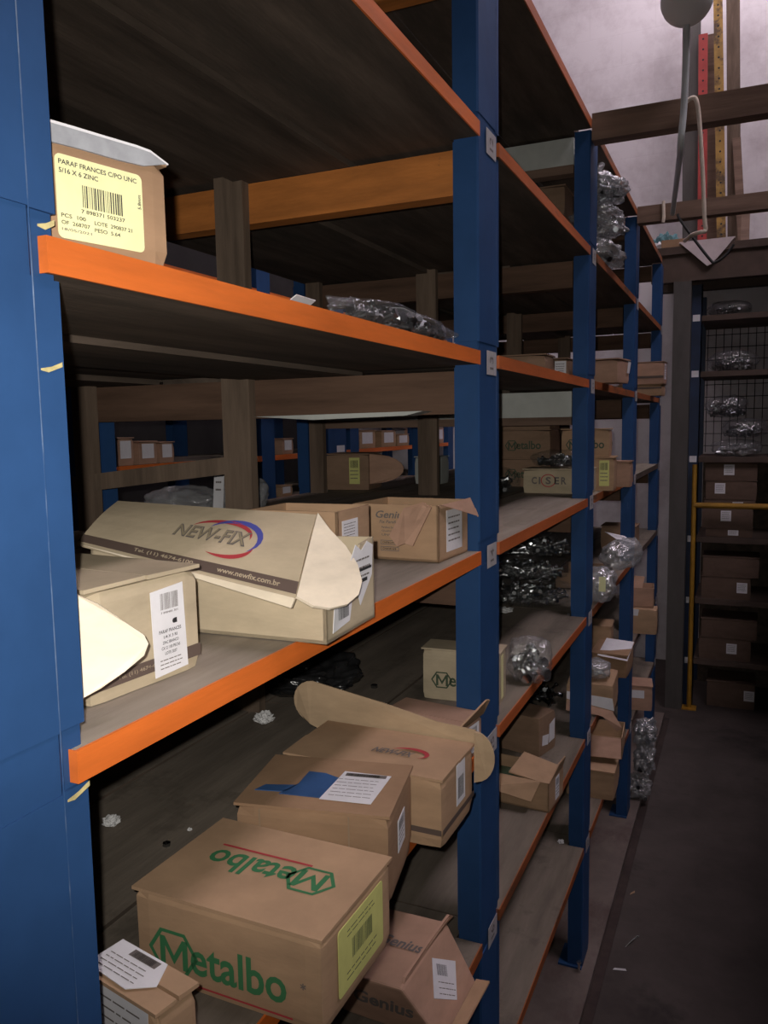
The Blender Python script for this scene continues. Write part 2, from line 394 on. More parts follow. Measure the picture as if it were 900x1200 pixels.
def bag(label, x, y, z, yaw, sx, sy, sz, n=60,  l=.035, r=.0035, film='film', mat='zinc', seed=1, tail=None, group=None, paper=None, name='plastic_bag', p=2.6, lumpy=1.0):
    """half-flattened clear bag (half sizes sx, sy, height sz) with bolts inside"""
    root = thing(name, label, 'bag', (x, y, z), yaw, group)
    bm = bmesh.new(); bmesh.ops.create_icosphere(bm, subdivisions=5, radius=1)
    for v in bm.verts:
        d = v.co.normalized(); k = (abs(d.x) ** p + abs(d.y) ** p + abs(d.z) ** p) ** (-1 / p)
        q = d * k
        nz = noise.noise(Vector((q.x * 2.2 + seed * 7.1, q.y * 2.2, q.z * 2.2))) * .16 * lumpy + noise.noise(Vector((q.x * 7 + seed, q.y * 7, q.z * 7))) * .055 * lumpy
        # pointed corners of a flat sealed bag
        co = 1 + .16 * max(0, abs(d.x) * abs(d.y) * 2 - .55)
        X, Y, Z = q.x * sx * (1 + nz) * co, q.y * sy * (1 + nz) * co, sz * .5 + q.z * sz * .5 * (1 + nz * 1.3)
        v.co = Vector((X, Y, max(.0004, Z)))
    hx = max(abs(v.co.x) for v in bm.verts) / sx; hy = max(abs(v.co.y) for v in bm.verts) / sy; hz = max(v.co.z for v in bm.verts) / sz
    for v in bm.verts: v.co.x /= hx; v.co.y /= hy; v.co.z /= hz
    if tail:
        tx, ty, tz, tr = tail
        mb = MB(); ax = Vector((tx, ty, tz)); base = Vector((tx * .2, ty * .2, sz * .80))
        pts = [tuple(base + (ax - base) * t) for t in (0, .25, .5, .62, .8, 1)]
        me0 = mb; mb.tube(pts, [tr * 1.3, tr * .7, tr * .28, tr * .3, tr * .9, tr * 1.25], 10)
        b0 = [bm.verts.new(v) for v in mb.v]
        for f in mb.f:
            try: bm.faces.new([b0[i] for i in f])
            except ValueError: pass
    me = bpy.data.meshes.new('film'); bm.to_mesh(me); bm.free(); me.materials.append(M[film])
    for q in me.polygons: q.use_smooth = True
    o = bpy.data.objects.new('film', me); COL.objects.link(o); o.parent = root
    if n: bolt_pile('loose_bolts', root, n, sx * .84, sy * .84, sz * .82, l, r, mat, seed)
    if paper:
        f, pts = paper
        mb = MB(); mb.slab([f.at(a, b, .0006) for a, b in pts], .0008); s = mb.build('label', M['paper'], root)
        us = [a for a, b in pts]; vs_ = [b for a, b in pts]; k = Ink(f, .0009)
        w, h = max(us) - min(us), max(vs_) - min(vs_)
        k.lines(min(us) + w * .2, max(vs_) - h * .3, w * .55, 2, h * .2, h * .08, M['greyink'], seed); k.build(s)
    return root

# ================================================================== the room
FZ = -.03
def plate(name, pts, t, mat):
    mb = MB(); mb.slab(pts, t); return struct(mb.build(name, M[mat]))
X0, X1, Y0, Y1, HT = -2.7, 2.0, -1.6, 5.8, 5.0
plate('floor', [(X0, Y0, FZ), (X1, Y0, FZ), (X1, Y1, FZ), (X0, Y1, FZ)], .1, 'concrete')
mb = MB(); mb.box((X0, Y0 + .01, FZ), (.034, 4.62, 0)); struct(mb.build('trim_1', M['plinth']))
mb = MB(); mb.box((.034, Y0 + .01, FZ), (.062, 4.62, FZ + .004)); struct(mb.build('trim_2', M['darkstrip']))  # dark strip laid along the foot of the plinth
plate('wall_back', [(X1, Y1, FZ), (X0, Y1, FZ), (X0, Y1, HT), (X1, Y1, HT)][::-1], .1, 'wall')
plate('wall_left', [(X0, Y0, FZ), (X0, Y1, FZ), (X0, Y1, HT), (X0, Y0, HT)], .1, 'darkwall')
plate('wall_right', [(X1, Y1, FZ), (X1, Y0, FZ), (X1, Y0, HT), (X1, Y1, HT)], .1, 'darkwall')
plate('wall_front', [(X0, Y0, FZ), (X1, Y0, FZ), (X1, Y0, HT), (X0, Y0, HT)][::-1], .1, 'darkwall')
# roof with unseen glowing sheets added to fill in the ambient light
mb = MB()
for a, b, c, d in ((X0, X1, Y0, .6), (X0, X1, 5.5, Y1), (X0, -1.62, .6, 5.5), (-.98, -.7, .6, 5.5), (-.7, X1, .6, .8), (-.7, 1.45, .8, 3.0), (1.95, X1, .8, 3.0), (-.7, X1, 3.0, 4.62), (-.7, -.45, 4.62, 5.5), (1.55, X1, 4.62, 5.5)):
    mb.box((a, c, HT), (b, d, HT + .06))
struct(mb.build('ceiling', M['roof']))
mb = MB(); mb.box((1.45, .8, HT + .01), (1.95, 3.0, HT + .03)); struct(mb.build('roof_fill_1', M['fillglow']))
mb = MB(); mb.box((-.45, 4.62, HT + .01), (1.55, 5.5, HT + .03)); struct(mb.build('roof_fill_3', M['fillglow3']))
mb = MB(); mb.box((-1.62, .6, HT + .01), (-.98, 5.5, HT + .03)); struct(mb.build('roof_fill_2', M['fillglow2']))
# boarded deck over the end rack, with its grey post
mb = MB(); mb.box((-.10, 4.78, 2.545), (X1 - .01, Y1 - .01, 2.585)); mb.box((-.10, 4.80, 2.40), (X1 - .01, 4.86, 2.545)); mb.box((-.10, 5.3, 2.42), (X1 - .01, 5.36, 2.545))
struct(mb.build('trim_3', M['deck']))
mb = MB(); mb.box((.020, 4.80, FZ), (.112, 4.88, 2.40)); struct(mb.build('trim_4', M['post']))

# ================================================================== main rack
PITCH, E0, PW, PD, ST = 1.0072, .392, .12, .042, .0216
TOPS = dict(Z=2.441, A=2.110, B=1.751, C=1.419, D=1.077, E=.715, F=.380)
FAR = [E0 + k * PITCH for k in range(5)]
RX = -.95
rack = thing('storage_rack', 'long blue upright storage rack with orange edged shelves full of boxes', 'shelving', (0, 0, 0))
def upright_mesh(y1, front=0.0, sgn=1, top=2.8, levels=True, rx=0):
    mb = MB(); y0 = y1 - PW
    def P(l): return [(front + sgn * a, y0 + b) for a, b in l] if sgn > 0 else [(front + sgn * a, y0 + b) for a, b in l][::-1]
    core = P([(-PD, 0), (-.0035, 0), (-.0015, .004), (-.0015, .098), (-.005, .102), (-.005, .12), (-PD, .12), (-PD, .116), (-.009, .116), (-.009, .004), (-PD, .004)])
    mb.prism(core, 0.0, top)
    # pressed sleeve between the shelf seats, a sheet thickness proud
    zs = sorted(TOPS.values())
    segs = [(0, zs[0] - ST - .004)] + [(a + .016, b - ST - .004) for a, b in zip(zs, zs[1:])] + [(zs[-1] + .016, top)]
    for a, b in segs:
        if b - a < .02: continue
        sl = P([(-PD - .001, -.0022), (-.003, -.0022), (0, .0008), (0, .0985), (-.0022, .1005), (-.0022, .1215), (-.006, .1215), (-.006, .101), (-.003, .0975), (-.003, .004), (-PD - .001, .0002)])
        mb.prism(sl, a, b)
    if sgn > 0: mb.box((front + .0001, y0 + .0978, .0), (front + .0004, y0 + .0986, top), 1)
    mb.box((front - .07 if sgn > 0 else front - .02, y0 - .012, 0), (front + .0 if sgn > 0 else front + .07, y1 - .03, .006))
    return mb
TAGT = {}
for k, y1 in enumerate(FAR):
    top = 2.95 if k < 2 else 2.41
    u = upright_mesh(y1, top=top).build('upright', [M['blue'], M['blueworn']], rack)
    if k:
        for ln, zt in TOPS.items():
            if ln == 'Z': continue
            f = Frame((.0012, y1 - .082, zt - .036), (0, 1, 0), (0, 0, 1))
            mb = MB(); mb.slab([f.at(0, 0, .0006), f.at(.054, 0, .0006), f.at(.054, .040, .0006), f.at(0, .040, .0006)], .0008)
            t = mb.build('tag', M['tagpaper'], u)
            ink = Ink(f, .001); ink.text('%d%d' % (k, 'ABCDEFZ'.index(ln) + 2), .036, .009, w=.022, m=M['greyink'], rot=PI / 2, bold=.02); ink.build(t)
    upright_mesh(y1 + .02, front=RX, sgn=-1, top=2.41).build('upright', M['blue'], rack)
# scraped paint and rust on the first upright
for (a, b, z, h) in ((.378, .3915, 1.7565, .0035), (.372, .3915, 1.388, .0035), (.374, .3915, 1.6685, .003)):
    mb = MB(); x = -.0012 if z > 1.4 else .0014
    mb.slab([(x, a, z), (x, a + .006, z - .001), (x, b, z + .003), (x, b, z + .003 + h), (x, (a + b) / 2, z + h * .9), (x, a, z + h * .4)], .0003)
    mb.build('scuff', M['scuff'], bpy.data.objects['upright'])

for bay in range(4):
    ya, yb = FAR[bay], FAR[bay + 1] - PW
    for ln, zt in TOPS.items():
        mb = MB()
        a, b = ya - .058, yb + .058
        planks = [(-.000, -.235), (-.241, -.47), (-.476, -.70), (-.706, RX + .05)]
        for i, (p0, p1) in enumerate(planks):
            dz = (0, .007, -.004, .006)[(i + bay) % 4]
            if i == 0:
                mb.box((-.044, a, zt - ST), (-.235, b, zt)) if False else mb.box((-.235, a, zt - ST), (-.046, b, zt))
                mb.box((-.046, ya - .010, zt - ST), (-.0, yb - .001, zt))
            elif i == 3:
                mb.box((p1, a, zt - ST - dz), (p0, b, zt))
            else:
                mb.box((p1, a, zt - ST - dz), (p0, b, zt))
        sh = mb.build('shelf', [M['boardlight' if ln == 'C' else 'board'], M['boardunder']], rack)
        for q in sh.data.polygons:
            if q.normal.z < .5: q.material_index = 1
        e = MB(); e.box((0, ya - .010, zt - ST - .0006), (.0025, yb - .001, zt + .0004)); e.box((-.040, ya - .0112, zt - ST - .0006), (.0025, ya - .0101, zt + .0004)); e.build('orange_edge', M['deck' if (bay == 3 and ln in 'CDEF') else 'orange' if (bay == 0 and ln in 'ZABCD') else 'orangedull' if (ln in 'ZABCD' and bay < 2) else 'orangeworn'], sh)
# cross pieces, stiles and ties of timber on each frame
CROSS = {1: {'Z': 'otimber', 'A': 'otimber', 'B': 'timber', 'C': 'timber', 'D': 'timber', 'E': 'timber'},
         2: {'Z': 'wtimber', 'A': 'timber', 'B': 'wtimber', 'C': 'timber', 'D': 'timber', 'E': 'timber'}}
for k in range(1, 5):
    yb = FAR[k] - PW
    cr = CROSS.get(k, {l: 'timber' for l in 'ZABCDE'})
    for ln, m in cr.items():
        zt = TOPS[ln] - ST - .008
        mb = MB(); mb.box((RX + .055, yb + .022, zt - .072), (-.05, yb + .06, zt)); mb.build('cross_piece', M['crosswood' if m == 'timber' else m], rack)
        if m == 'wtimber':
            mb = MB(); mb.box((RX + .055, yb + .020, zt - .095), (-.05, yb + .062, zt - .072)); mb.build('cross_piece', M['timber'], rack)
    for x0, x1 in ((-.512, -.450), (-.892, -.842)):
        mb = MB(); mb.box((x0, yb + .0, .0), (x1, yb + .0215, 2.36)); mb.build('stile', M['stile'], rack)
mb = MB(); mb.slab([(-.90, FAR[1] - PW - .001, 1.50), (-.50, FAR[1] - PW - .001, 1.545), (-.50, FAR[1] - PW - .001, 1.578), (-.90, FAR[1] - PW - .001, 1.535)], .016); mb.build('brace', M['stile'], rack)
# pale shim under the brown cross piece
mb = MB(); mb.slab([(-.42, FAR[1] - PW + .021, 1.652), (-.30, FAR[1] - PW + .021, 1.644), (-.12, FAR[1] - PW + .021, 1.648), (-.09, FAR[1] - PW + .021, 1.655)], -.05); mb.build('shim', M['wtimber'], rack)
# timbers that tie the rack over the aisle to the other wall
for yy, z0, z1, xr in ((2.31, 2.386, 2.455, X1 - .01), (3.31, 2.387, 2.448, X1 - .01)):
    mb = MB(); mb.box((.0030, yy - .03, z0), (xr, yy + .02, z1)); mb.build('aisle_tie', M['timber'], rack)

# the rack on the other side of the aisle, unseen, added under the ties to shade the floor
opp = thing('storage_rack', 'unseen facing rack under the ties, added to shade the main aisle floor', 'shelving', (0, 0, 0))
OX = .96
for k in range(5):
    mb = MB(); mb.box((OX, FAR[k] - PW, FZ), (OX + PD, FAR[k], 2.38)); mb.build('upright', M['blue'], opp)
    mb = MB(); mb.box((X1 - .06, FAR[k] - PW, FZ), (X1 - .02, FAR[k], 2.38)); mb.build('upright', M['blue'], opp)
for zt in (.38, .72, 1.08, 1.42, 1.75, 2.11, 2.385):
    for k in range(4):
        mb = MB(); mb.box((OX + .003, FAR[k], zt - ST), (X1 - .02, FAR[k + 1] - PW, zt)); sh = mb.build('shelf', M['board'], opp)
        mb = MB(); mb.box((OX, FAR[k], zt - ST), (OX + .003, FAR[k + 1] - PW, zt)); mb.build('orange_edge', M['orange'], sh)
    mb = MB()
mb = MB(); mb.box((X1 - .50, FAR[0], .0), (X1 - .48, FAR[4], 2.36)); mb.build('dark_panel', M['boardunder'], opp)

# ------------------------------------------------------------------ things on the first bay, shelf B
TB, TC_, TD, TE, TF, TA = TOPS['B'], TOPS['C'], TOPS['D'], TOPS['E'], TOPS['F'], TOPS['A']
b = carton('kraft box with big yellow barcode label and torn pale top edge', -.0195, .400, TB, -13.6, .100, .16, .074, 'kraft2', 'none')
f = fr(b, 'aisle')
s = sticker(b, f, rrect(.010, .006, .077, .060, .004), 'yellow')
k = Ink(f)
k.text('PARAF FRANCES C/PO UNC', .0125, .0535, w=.060, hgt=.0032); k.text('5/16 X 6 ZINC', .0125, .0480, w=.029, hgt=.0032)
k.barcode(.029, .0285, .032, .0145); k.text('7 898371 503237', .0275, .0245, w=.034, hgt=.0026)
k.text('PCS  100', .0125, .0195, w=.018, hgt=.0026); k.text('OF  268707', .0125, .0150, w=.021, hgt=.0026); k.text('18/05/2021', .0125, .0110, w=.022, hgt=.0018, m=M['greyink'])
k.text('LOTE  290837 21', .037, .0185, w=.030, hgt=.0026); k.text('PESO  5.64', .037, .0138, w=.020, hgt=.0026)
k.text('5.8mm', .0755, .036, w=.010, rot=PI / 2)
k.build(s)
mb = MB()   # torn top ply, bare and pale, standing along the aisle edge
prof = [(-.001, .0655), (.03, .0665), (.06, .0665), (.080, .0675), (.1005, .0735), (.085, .0795), (.074, .0800), (.05, .0797), (.02, .0795), (-.001, .0790)]
mb.slab([f.at(a, c, .0012) for a, c in prof], .0022); mb.build('torn_edge', M['greyply'], b)
mb = MB(); mb.slab([f.at(a, c, .0014) for a, c in [(-.001, .0776), (.02, .0780), (.05, .0783), (.074, .0786), (.0855, .0781), (.1005, .0728), (.1010, .0738), (.0855, .0797), (.074, .0803), (.05, .0800), (.02, .0798), (-.001, .0793)]], .0026); mb.build('torn_rim', M['paper'], b)
mb = MB(); mb.slab([(-.16, 0, .0745), (0, 0, .0765), (0, .1, .0735), (-.16, .1, .0745)], .002); mb.build('lid', M['kraft2'], b)

f = Frame((-.03, -.06, .045), (.25, 1, .03), (-1, .2, .25))
bag('flat clear bag of dark bolts lying on the upper shelf by the second upright', -.036, 1.03, TB, 2, .033, .215, .038, 110, .03, .0036, 'film', 'darkzinc', 3, lumpy=1.5,
    paper=(Frame((.006, .0, .0385), (0, 1, -.03), (-1, 0, .12)), rect(0, 0, .09, .026)))
t = thing('paper_slip', 'small white paper slip on the upper shelf beside the flat bag', 'paper', (-.012, .735, TB), 6)
mb = MB(); mb.slab([(-.014, -.03, .0006), (.0, -.03, .010), (.0, .018, .011), (-.014, .018, .0008)], .0008); mb.build('sheet', M['paper'], t)
# ------------------------------------------------------------------ first bay, shelf C
# a carton tucked in behind the first upright; only its pale open flap shows past it
r = carton('open box behind the first upright with a rounded pale flap sticking out', -.046, .255, TC_, 0, .140, .20, .118, 'buff', 'open')
pts = [(-.046, .398, 1.522), (-.028, .411, 1.520), (-.014, .4245, 1.5085), (-.003, .4425, 1.490), (.0025, .4505, 1.4815), (.004, .4530, 1.4745), (.0025, .4495, 1.4665), (-.004, .436, 1.4575), (-.012, .420, 1.4490), (-.022, .409, 1.4425), (-.046, .398, 1.436)]
mb = MB(); mb.slab(to_local(r, pts), .0028); mb.build('flap', M['cream'], r)

c1 = carton('closed buff box with tall white barcode label and dark base band', -.048, .445, TC_, -4.5, .125, .150, .092, 'buff', 'flaps', tape=False)
f = fr(c1, 'aisle')
k = Ink(f, .0004); k.rect(.001, .0105, .124, .0215, M['band']); k.text('Tel. (11) 4674-6100', .028, .0135, w=.05, hgt=.004, m=M['buff']); k.build(c1)
s = sticker(c1, f, [(.068, .004), (.107, .006), (.104, .080), (.066, .077)])
k = Ink(f)
k.barcode(.077, .060, .021, .014, M['greyink']); k.text('7 898485 301', .077, .0565, w=.02, hgt=.0018, m=M['greyink'])
k.poly(arc(.092, .0485, .0022, 0, 360, 8)[:-1], M['ink']); k.rect(.0925, .0465, .0955, .0508)
for i, (tx, w) in enumerate((('PARAF FRANCES', .026), ('1/4 X 3 RI', .016), ('ZINC BRANCO', .019), ('CX C/ 100 PECAS', .022), ('LOTE 2037', .014))):
    k.text(tx, .087 - w / 2, .0400 - i * .0047, w=w, hgt=.0030 if i == 0 else .0026)
k.lines(.074, .0165, .026, 3, .0034, .0014); k.build(s)

c2 = carton('open box with slanting printed lid and crumpled white label at its end', .035, .670, TC_, 2.2, .121, .285, .083, 'buff', 'open')
for o in list(c2.children): bpy.data.objects.remove(o)
mb = MB(); L, W, H = .121, .285, .083; t = .0035
mb.box((-W, 0, 0), (0, L, t)); mb.slab([(-W, 0, 0), (0, 0, 0), (0, 0, .046), (-.05, 0, .062), (-W, 0, H)], t); mb.slab([(0, L, 0), (-W, L, 0), (-W, L, H), (0, L, .090)], t)
mb.slab([(0, 0, 0), (0, L, 0), (0, L, .090), (0, .085, .086), (0, .06, .060), (0, 0, .046)], t); mb.slab([(-W, L, 0), (-W, 0, 0), (-W, 0, H), (-W, L, H)], t)
mb.build('body', M['buff'], c2)
LL = lambda pts: to_local(c2, pts)
# lid: back edge high, front edge hanging down over the near wall
B0, B1, F1, F0 = Vector((-.290, .748, 1.5460)), Vector((-.016, .748, 1.5375)), Vector((.020, .638, 1.4715)), Vector((-.250, .640, 1.5110))
def lid_at(u, v): return (F0 * (1 - u) + F1 * u) * (1 - v) + (B0 * (1 - u) + B1 * u) * v
mb = MB(); nU, nV = 12, 5; nrm = (F1 - F0).cross(B0 - F0).normalized()
g = [[lid_at(i / nU, j / nV) + nrm * (.004 * math.sin(PI * j / nV)) for i in range(nU + 1)] for j in range(nV + 1)]
vs = [tuple(p) for row in g for p in row] + [tuple(p - nrm * .003) for row in g for p in row]
n1 = (nU + 1) * (nV + 1); fs = []
for j in range(nV):
    for i in range(nU):
        a = j * (nU + 1) + i; fs.append((a, a + 1, a + nU + 2, a + nU + 1)); fs.append((n1 + a, n1 + a + nU + 1, n1 + a + nU + 2, n1 + a + 1))
bd = [i for i in range(nU + 1)] + [j * (nU + 1) + nU for j in range(1, nV + 1)] + [nV * (nU + 1) + i for i in range(nU - 1, -1, -1)] + [j * (nU + 1) for j in range(nV - 1, 0, -1)]
for q in range(len(bd)): a, c = bd[q], bd[(q + 1) % len(bd)]; fs.append((a, n1 + a, n1 + c, c))
mb.add(LL(vs), fs); lid = mb.build('lid', M['buff'], c2)
lw, lh = (F1 - F0).length, (B0 - F0).length
inv = Matrix.LocRotScale(c2.location, c2.rotation_euler, None).inverted()
lf = Warp(lambda u, v: inv @ (lid_at(u, v) + nrm * (.004 * math.sin(PI * max(0, min(1, v))))), lw, lh, (inv.to_3x3() @ nrm).normalized())
k = Ink(lf, .0012)
k.text('NEW-FIX', lw * .40, lh * .40, w=lw * .34, hgt=lh * .20, m=M['greyink'], bold=.035, shear=.25)
k.h = .0016; k.text('NEW-FIX', lw * .403, lh * .415, w=lw * .33, hgt=lh * .17, m=M['olive'], bold=.0, shear=.25)
k.h = .0008
def swoosh(cx, cy, a, bb, t0, t1, th, m, n=14):
    o_ = []; i_ = []
    for i in range(n + 1):
        t = math.radians(t0 + (t1 - t0) * i / n); w = th * math.sin(PI * i / n)
        o_.append((cx + (a + w) * math.cos(t), cy + (bb + w) * math.sin(t))); i_.append((cx + a * math.cos(t), cy + bb * math.sin(t)))
    for i in range(n): k.poly([i_[i], o_[i], o_[i + 1], i_[i + 1]], m)
swoosh(lw * .66, lh * .50, lw * .125, lh * .22, -45, 150, lh * .07, M['blueink'])
swoosh(lw * .60, lh * .52, lw * .150, lh * .18, -5, 150, lh * .06, M['red'])
swoosh(lw * .62, lh * .46, lw * .165, lh * .20, -105, -15, lh * .05, M['red'])
k.build(lid)
k = Ink(lf, .0008)
for i in range(24): k.rect(lw * i / 24, lh * .03, lw * (i + 1) / 24, lh * .15, M['band'])
k.h = .0013
k.text('Tel. (11) 4674-6100', lw * .27, lh * .06, w=lw * .28, hgt=lh * .055, m=M['buff']); k.text('www.newfix.com.br', lw * .66, lh * .06, w=lw * .27, hgt=lh * .055, m=M['buff'])
k.build(lid)
mb = MB()   # pale front lip under the band
mb.slab(LL([tuple(F0 + Vector((.12, -.002, -.0205))), tuple(F1 + Vector((-.004, -.002, -.0095))), tuple(F1 + Vector((0, -.001, .0))), tuple(F0 + Vector((0, -.001, 0)))]), .003); mb.build('lip', M['cream'], c2)
mb = MB()   # rounded tongue folded down past the open end
tg = [tuple(B1), (0.0011, 0.7419, 1.5214), (0.021, 0.7399, 1.5044), (0.0388, 0.7312, 1.4869), (0.05, 0.7176, 1.4732), (0.0548, 0.6994, 1.4632), (0.0528, 0.6787, 1.4579), (0.045, 0.6582, 1.4576), (0.0342, 0.6448, 1.4621), tuple(F1)]
mb.slab(LL(tg)[::-1], -.003); mb.build('flap', M['cream'], c2)
f = fr(c2, 'aisle')
s = sticker(c2, f, [(.012, .008), (.052, .012), (.060, .035), (.072, .040), (.080, .022), (.112, .050), (.116, .082), (.100, .088), (.085, .080), (.07, .088), (.045, .06), (.02, .055)], h=.001)
k = Ink(f, .0019); k.barcode(.024, .018, .026, .026, seed=5); k.lines(.07, .070, .036, 3, .009, .003, M['greyink']); k.rect(.062, .046, .098, .050); k.rect(.074, .058, .11, .061); k.build(s)

c3b = carton('small torn box standing behind the open printed box', -.060, .880, TC_, 2, .10, .13, .105, 'kraft', 'open')
f = fr(c3b, 'aisle'); simple_label(c3b, f, .012, .065, .06, .092, seed=9, bar=False)
c3 = carton('torn box with ripped flap beside the second upright on the middle shelf', -.024, 1.145, TC_, -2.9, .122, .150, .088, 'kraft', 'open')
f = fr(c3, 'near')
k = Ink(f); k.text('Genius', .040, .066, w=.055, hgt=.012, m=M['greyink'], bold=.02, shear=.25); k.text('Fix Parafusos', .048, .058, w=.042, hgt=.005, m=M['greyink'], shear=.2)
for i, tx in enumerate(('Parafuso Sextavado', 'Qualidade', 'UNC')): k.text(tx, .052, .050 - i * .006, w=.034 - i * .008, hgt=.0034, m=M['greyink'])
k.ring(rect(.05, .024, .082, .031), rect(.051, .025, .081, .030), M['greyink']); k.ring(rect(.05, .014, .082, .021), rect(.051, .015, .081, .020), M['greyink'])
k.text('CHIPBOARD', .053, .026, w=.024, hgt=.003); k.text('CHAVE 6/8', .053, .016, w=.024, hgt=.003); k.build(c3)
mb = MB()   # ripped and folded strip of the near wall
mb.slab([(-.055, -.004, .084), (-.020, -.010, .094), (-.008, -.006, .086), (-.036, -.016, .026), (-.048, -.018, .030), (-.062, -.016, .024), (-.078, -.012, .040)], .003); mb.build('torn_flap', M['pink'], c3)
mb = MB(); mb.slab([(.002, .004, .088), (.004, .118, .090), (.022, .110, .060), (.012, .122, .072)], .003); mb.build('flap', M['pink'], c3)
simple_label(c3, fr(c3, 'aisle'), .03, .012, .095, .078, seed=4, bar=False)
# crumpled bags and a card slip behind the open box
bag('crumpled clear bag behind the open printed box under the sloping brace', -.86, 1.60, TC_, 5, .10, .07, .075, 0, film='hazy', seed=12)
bag('clear bag with upright paper card beside the wooden stile', -.70, 1.62, TC_, -8, .06, .05, .105, 0, film='hazy', seed=15, paper=(Frame((-.05, -.055, .02), (1, 0, 0), (0, .1, 1)), rect(0, 0, .032, .09)))

# ------------------------------------------------------------------ first bay, shelf D
m1 = carton('big closed kraft box with green lettering and yellow label overhanging the shelf', .066, .589, TD, -.7, .152, .218, .094, 'kraft', 'lid', amp=.0018, cuts=11)
L, W, H = .152, .218, .094
k = Ink(fr(m1, 'near'), .0008); metalbo(k, .022, .014, .158, M['green'], None); k.rect(.066, .0065, .186, .0085, M['red']); k.text('*', .195, .040, w=.006, m=M['greyink']); k.build(m1)
k = Ink(fr(m1, 'top'), .0008); metalbo(k, .187, .098, .150, M['green'], M['red'], rot=PI + .0); k.build(m1)
k = Ink(fr(m1, 'top'), .0009); k.build(m1) if k.mb.v else None
f = fr(m1, 'aisle')
s = sticker(m1, f, rrect(.030, .014, .128, .082, .004), 'lime')
k = Ink(f); k.barcode(.058, .040, .044, .020, M['dgreen']); k.lines(.048, .072, .06, 2, .005, .0018, M['dgreen']); k.lines(.046, .030, .066, 2, .006, .002, M['dgreen'], 4); k.build(s)

n1_ = carton('brown box with blue tape and white address label on its top', .042, .795, TD, 11.3, .141, .189, .109, 'kraft2', 'lid', amp=.002)
f = fr(n1_, 'top')
mb = MB()
for pts in ([(.045, .030), (.110, .028), (.155, .03), (.150, .062), (.085, .095), (.062, .097), (.060, .06)], [(.012, .034), (.05, .036), (.06, .056), (.02, .05)]):
    mb.slab([f.at(a, c, .0012) for a, c in pts], .0010)
mb.build('tape', M['bluetape'], n1_)
s = sticker(n1_, f, [(.098, .024), (.162, .022), (.170, .100), (.108, .104)], h=.0014)
k = Ink(f, .0023); k.rect(.112, .090, .165, .099, M['greyink']); k.barcode(.116, .091, .04, .007, M['ink']); k.lines(.106, .080, .052, 6, .009, .002, M['greyink'], 8); k.build(s)
simple_label(n1_, fr(n1_, 'aisle'), .045, .040, .085, .080, seed=14)
k = Ink(fr(n1_, 'near'), .0006); k.rect(.03, .002, .0325, .104, M['tape']); k.rect(.14, .002, .142, .104, M['tape']); k.build(n1_)

o1 = carton('kraft box with lid flung open behind it and dark base band', .055, .935, TD, -.5, .131, .239, .095, 'kraft', 'flaps', amp=.0015)
k = Ink(fr(o1, 'near'), .0006); k.rect(.001, .018, .238, .026, M['band']); k.build(o1)
f = fr(o1, 'aisle'); k = Ink(f, .0006); k.rect(.001, .018, .130, .026, M['band']); k.build(o1)
s = sticker(o1, f, rect(.055, .034, .090, .092)); k = Ink(f); k.barcode(.06, .042, .024, .03, seed=6); k.rect(.06, .078, .084, .088, M['paper']); k.build(s)
k = Ink(fr(o1, 'top'), .003); k.text('NEW-FIX', .115, .045, w=.06, hgt=.016, m=M['greyink'], bold=.03, shear=.3); swoosh(.165, .055, .028, .014, -45, 150, .008, M['red']); k.build(o1)
mb = MB()   # the lid standing up behind, tongue at each end
mb.slab([(-.239, .134, .072), (.0, .134, .090), (.0, .139, .112), (-.06, .140, .116), (-.150, .143, .132), (-.275, .146, .150), (-.275, .137, .082)], .003); lid2 = mb.build('lid', M['inner'], o1)
mb = MB(); tg = [(-.275, .137, .082)] + [(-.275 - .034 * math.sin(math.radians(a)), .141 + .004, .116 - .034 * math.cos(math.radians(a))) for a in range(10, 180, 17)] + [(-.275, .146, .150)]
mb.slab(tg[::-1], .003); mb.build('tongue', M['inner'], o1)
mb = MB(); tg = [(.0, .134, .112)] + [(.0 + .030 * math.sin(math.radians(a)), .137, .074 + .038 * math.cos(math.radians(a))) for a in range(8, 180, 15)] + [(.0, .134, .036)]
mb.slab(tg, .003); mb.build('tongue', M['inner'], o1)

p1 = carton('flat box with raised labelled end flap behind the flung open lid', -.010, 1.150, TD, -7.8, .120, .150, .066, 'pink', 'flaps')
mb = MB(); mb.slab([(.001, 0, .060), (.003, .118, .064), (.018, .112, .092), (.016, .104, .094), (.008, .004, .070)], .003); mb.build('flap', M['kraft'], p1)
simple_label(p1, fr(p1, 'aisle'), .05, .008, .105, .056, seed=21)
q1 = carton('small kraft box with dark green lettering half behind the second upright', -.025, 1.486, TD, 4, .066, .160, .106, 'buff', 'lid')
k = Ink(fr(q1, 'near'), .0007); metalbo(k, .022, .026, .115, M['dgreen']); k.build(q1)
f = fr(q1, 'aisle'); sticker(q1, f, rect(.012, .01, .03, .098), 'yellow')
r1 = carton('small kraft box with shipping label at the foot of the first upright', -.003, .449, TD, -11.2, .042, .095, .103, 'kraft', 'flaps')
f = fr(r1, 'top')
s = sticker(r1, f, [(.0, .004), (.055, .002), (.074, .018), (.060, .041), (.0, .041)], h=.0022); k = Ink(f, .0031); k.rect(.022, .030, .056, .038, M['greyink']); k.barcode(.026, .031, .026, .006); k.lines(.006, .024, .05, 4, .005, .0014, M['greyink'], 3); k.build(s)
s = sticker(r1, fr(r1, 'near'), [(.0, .02), (.084, .02), (.086, .100), (.0, .100)]); k = Ink(fr(r1, 'near')); k.lines(.01, .09, .07, 6, .009, .0025, M['greyink'], 5); k.build(s)

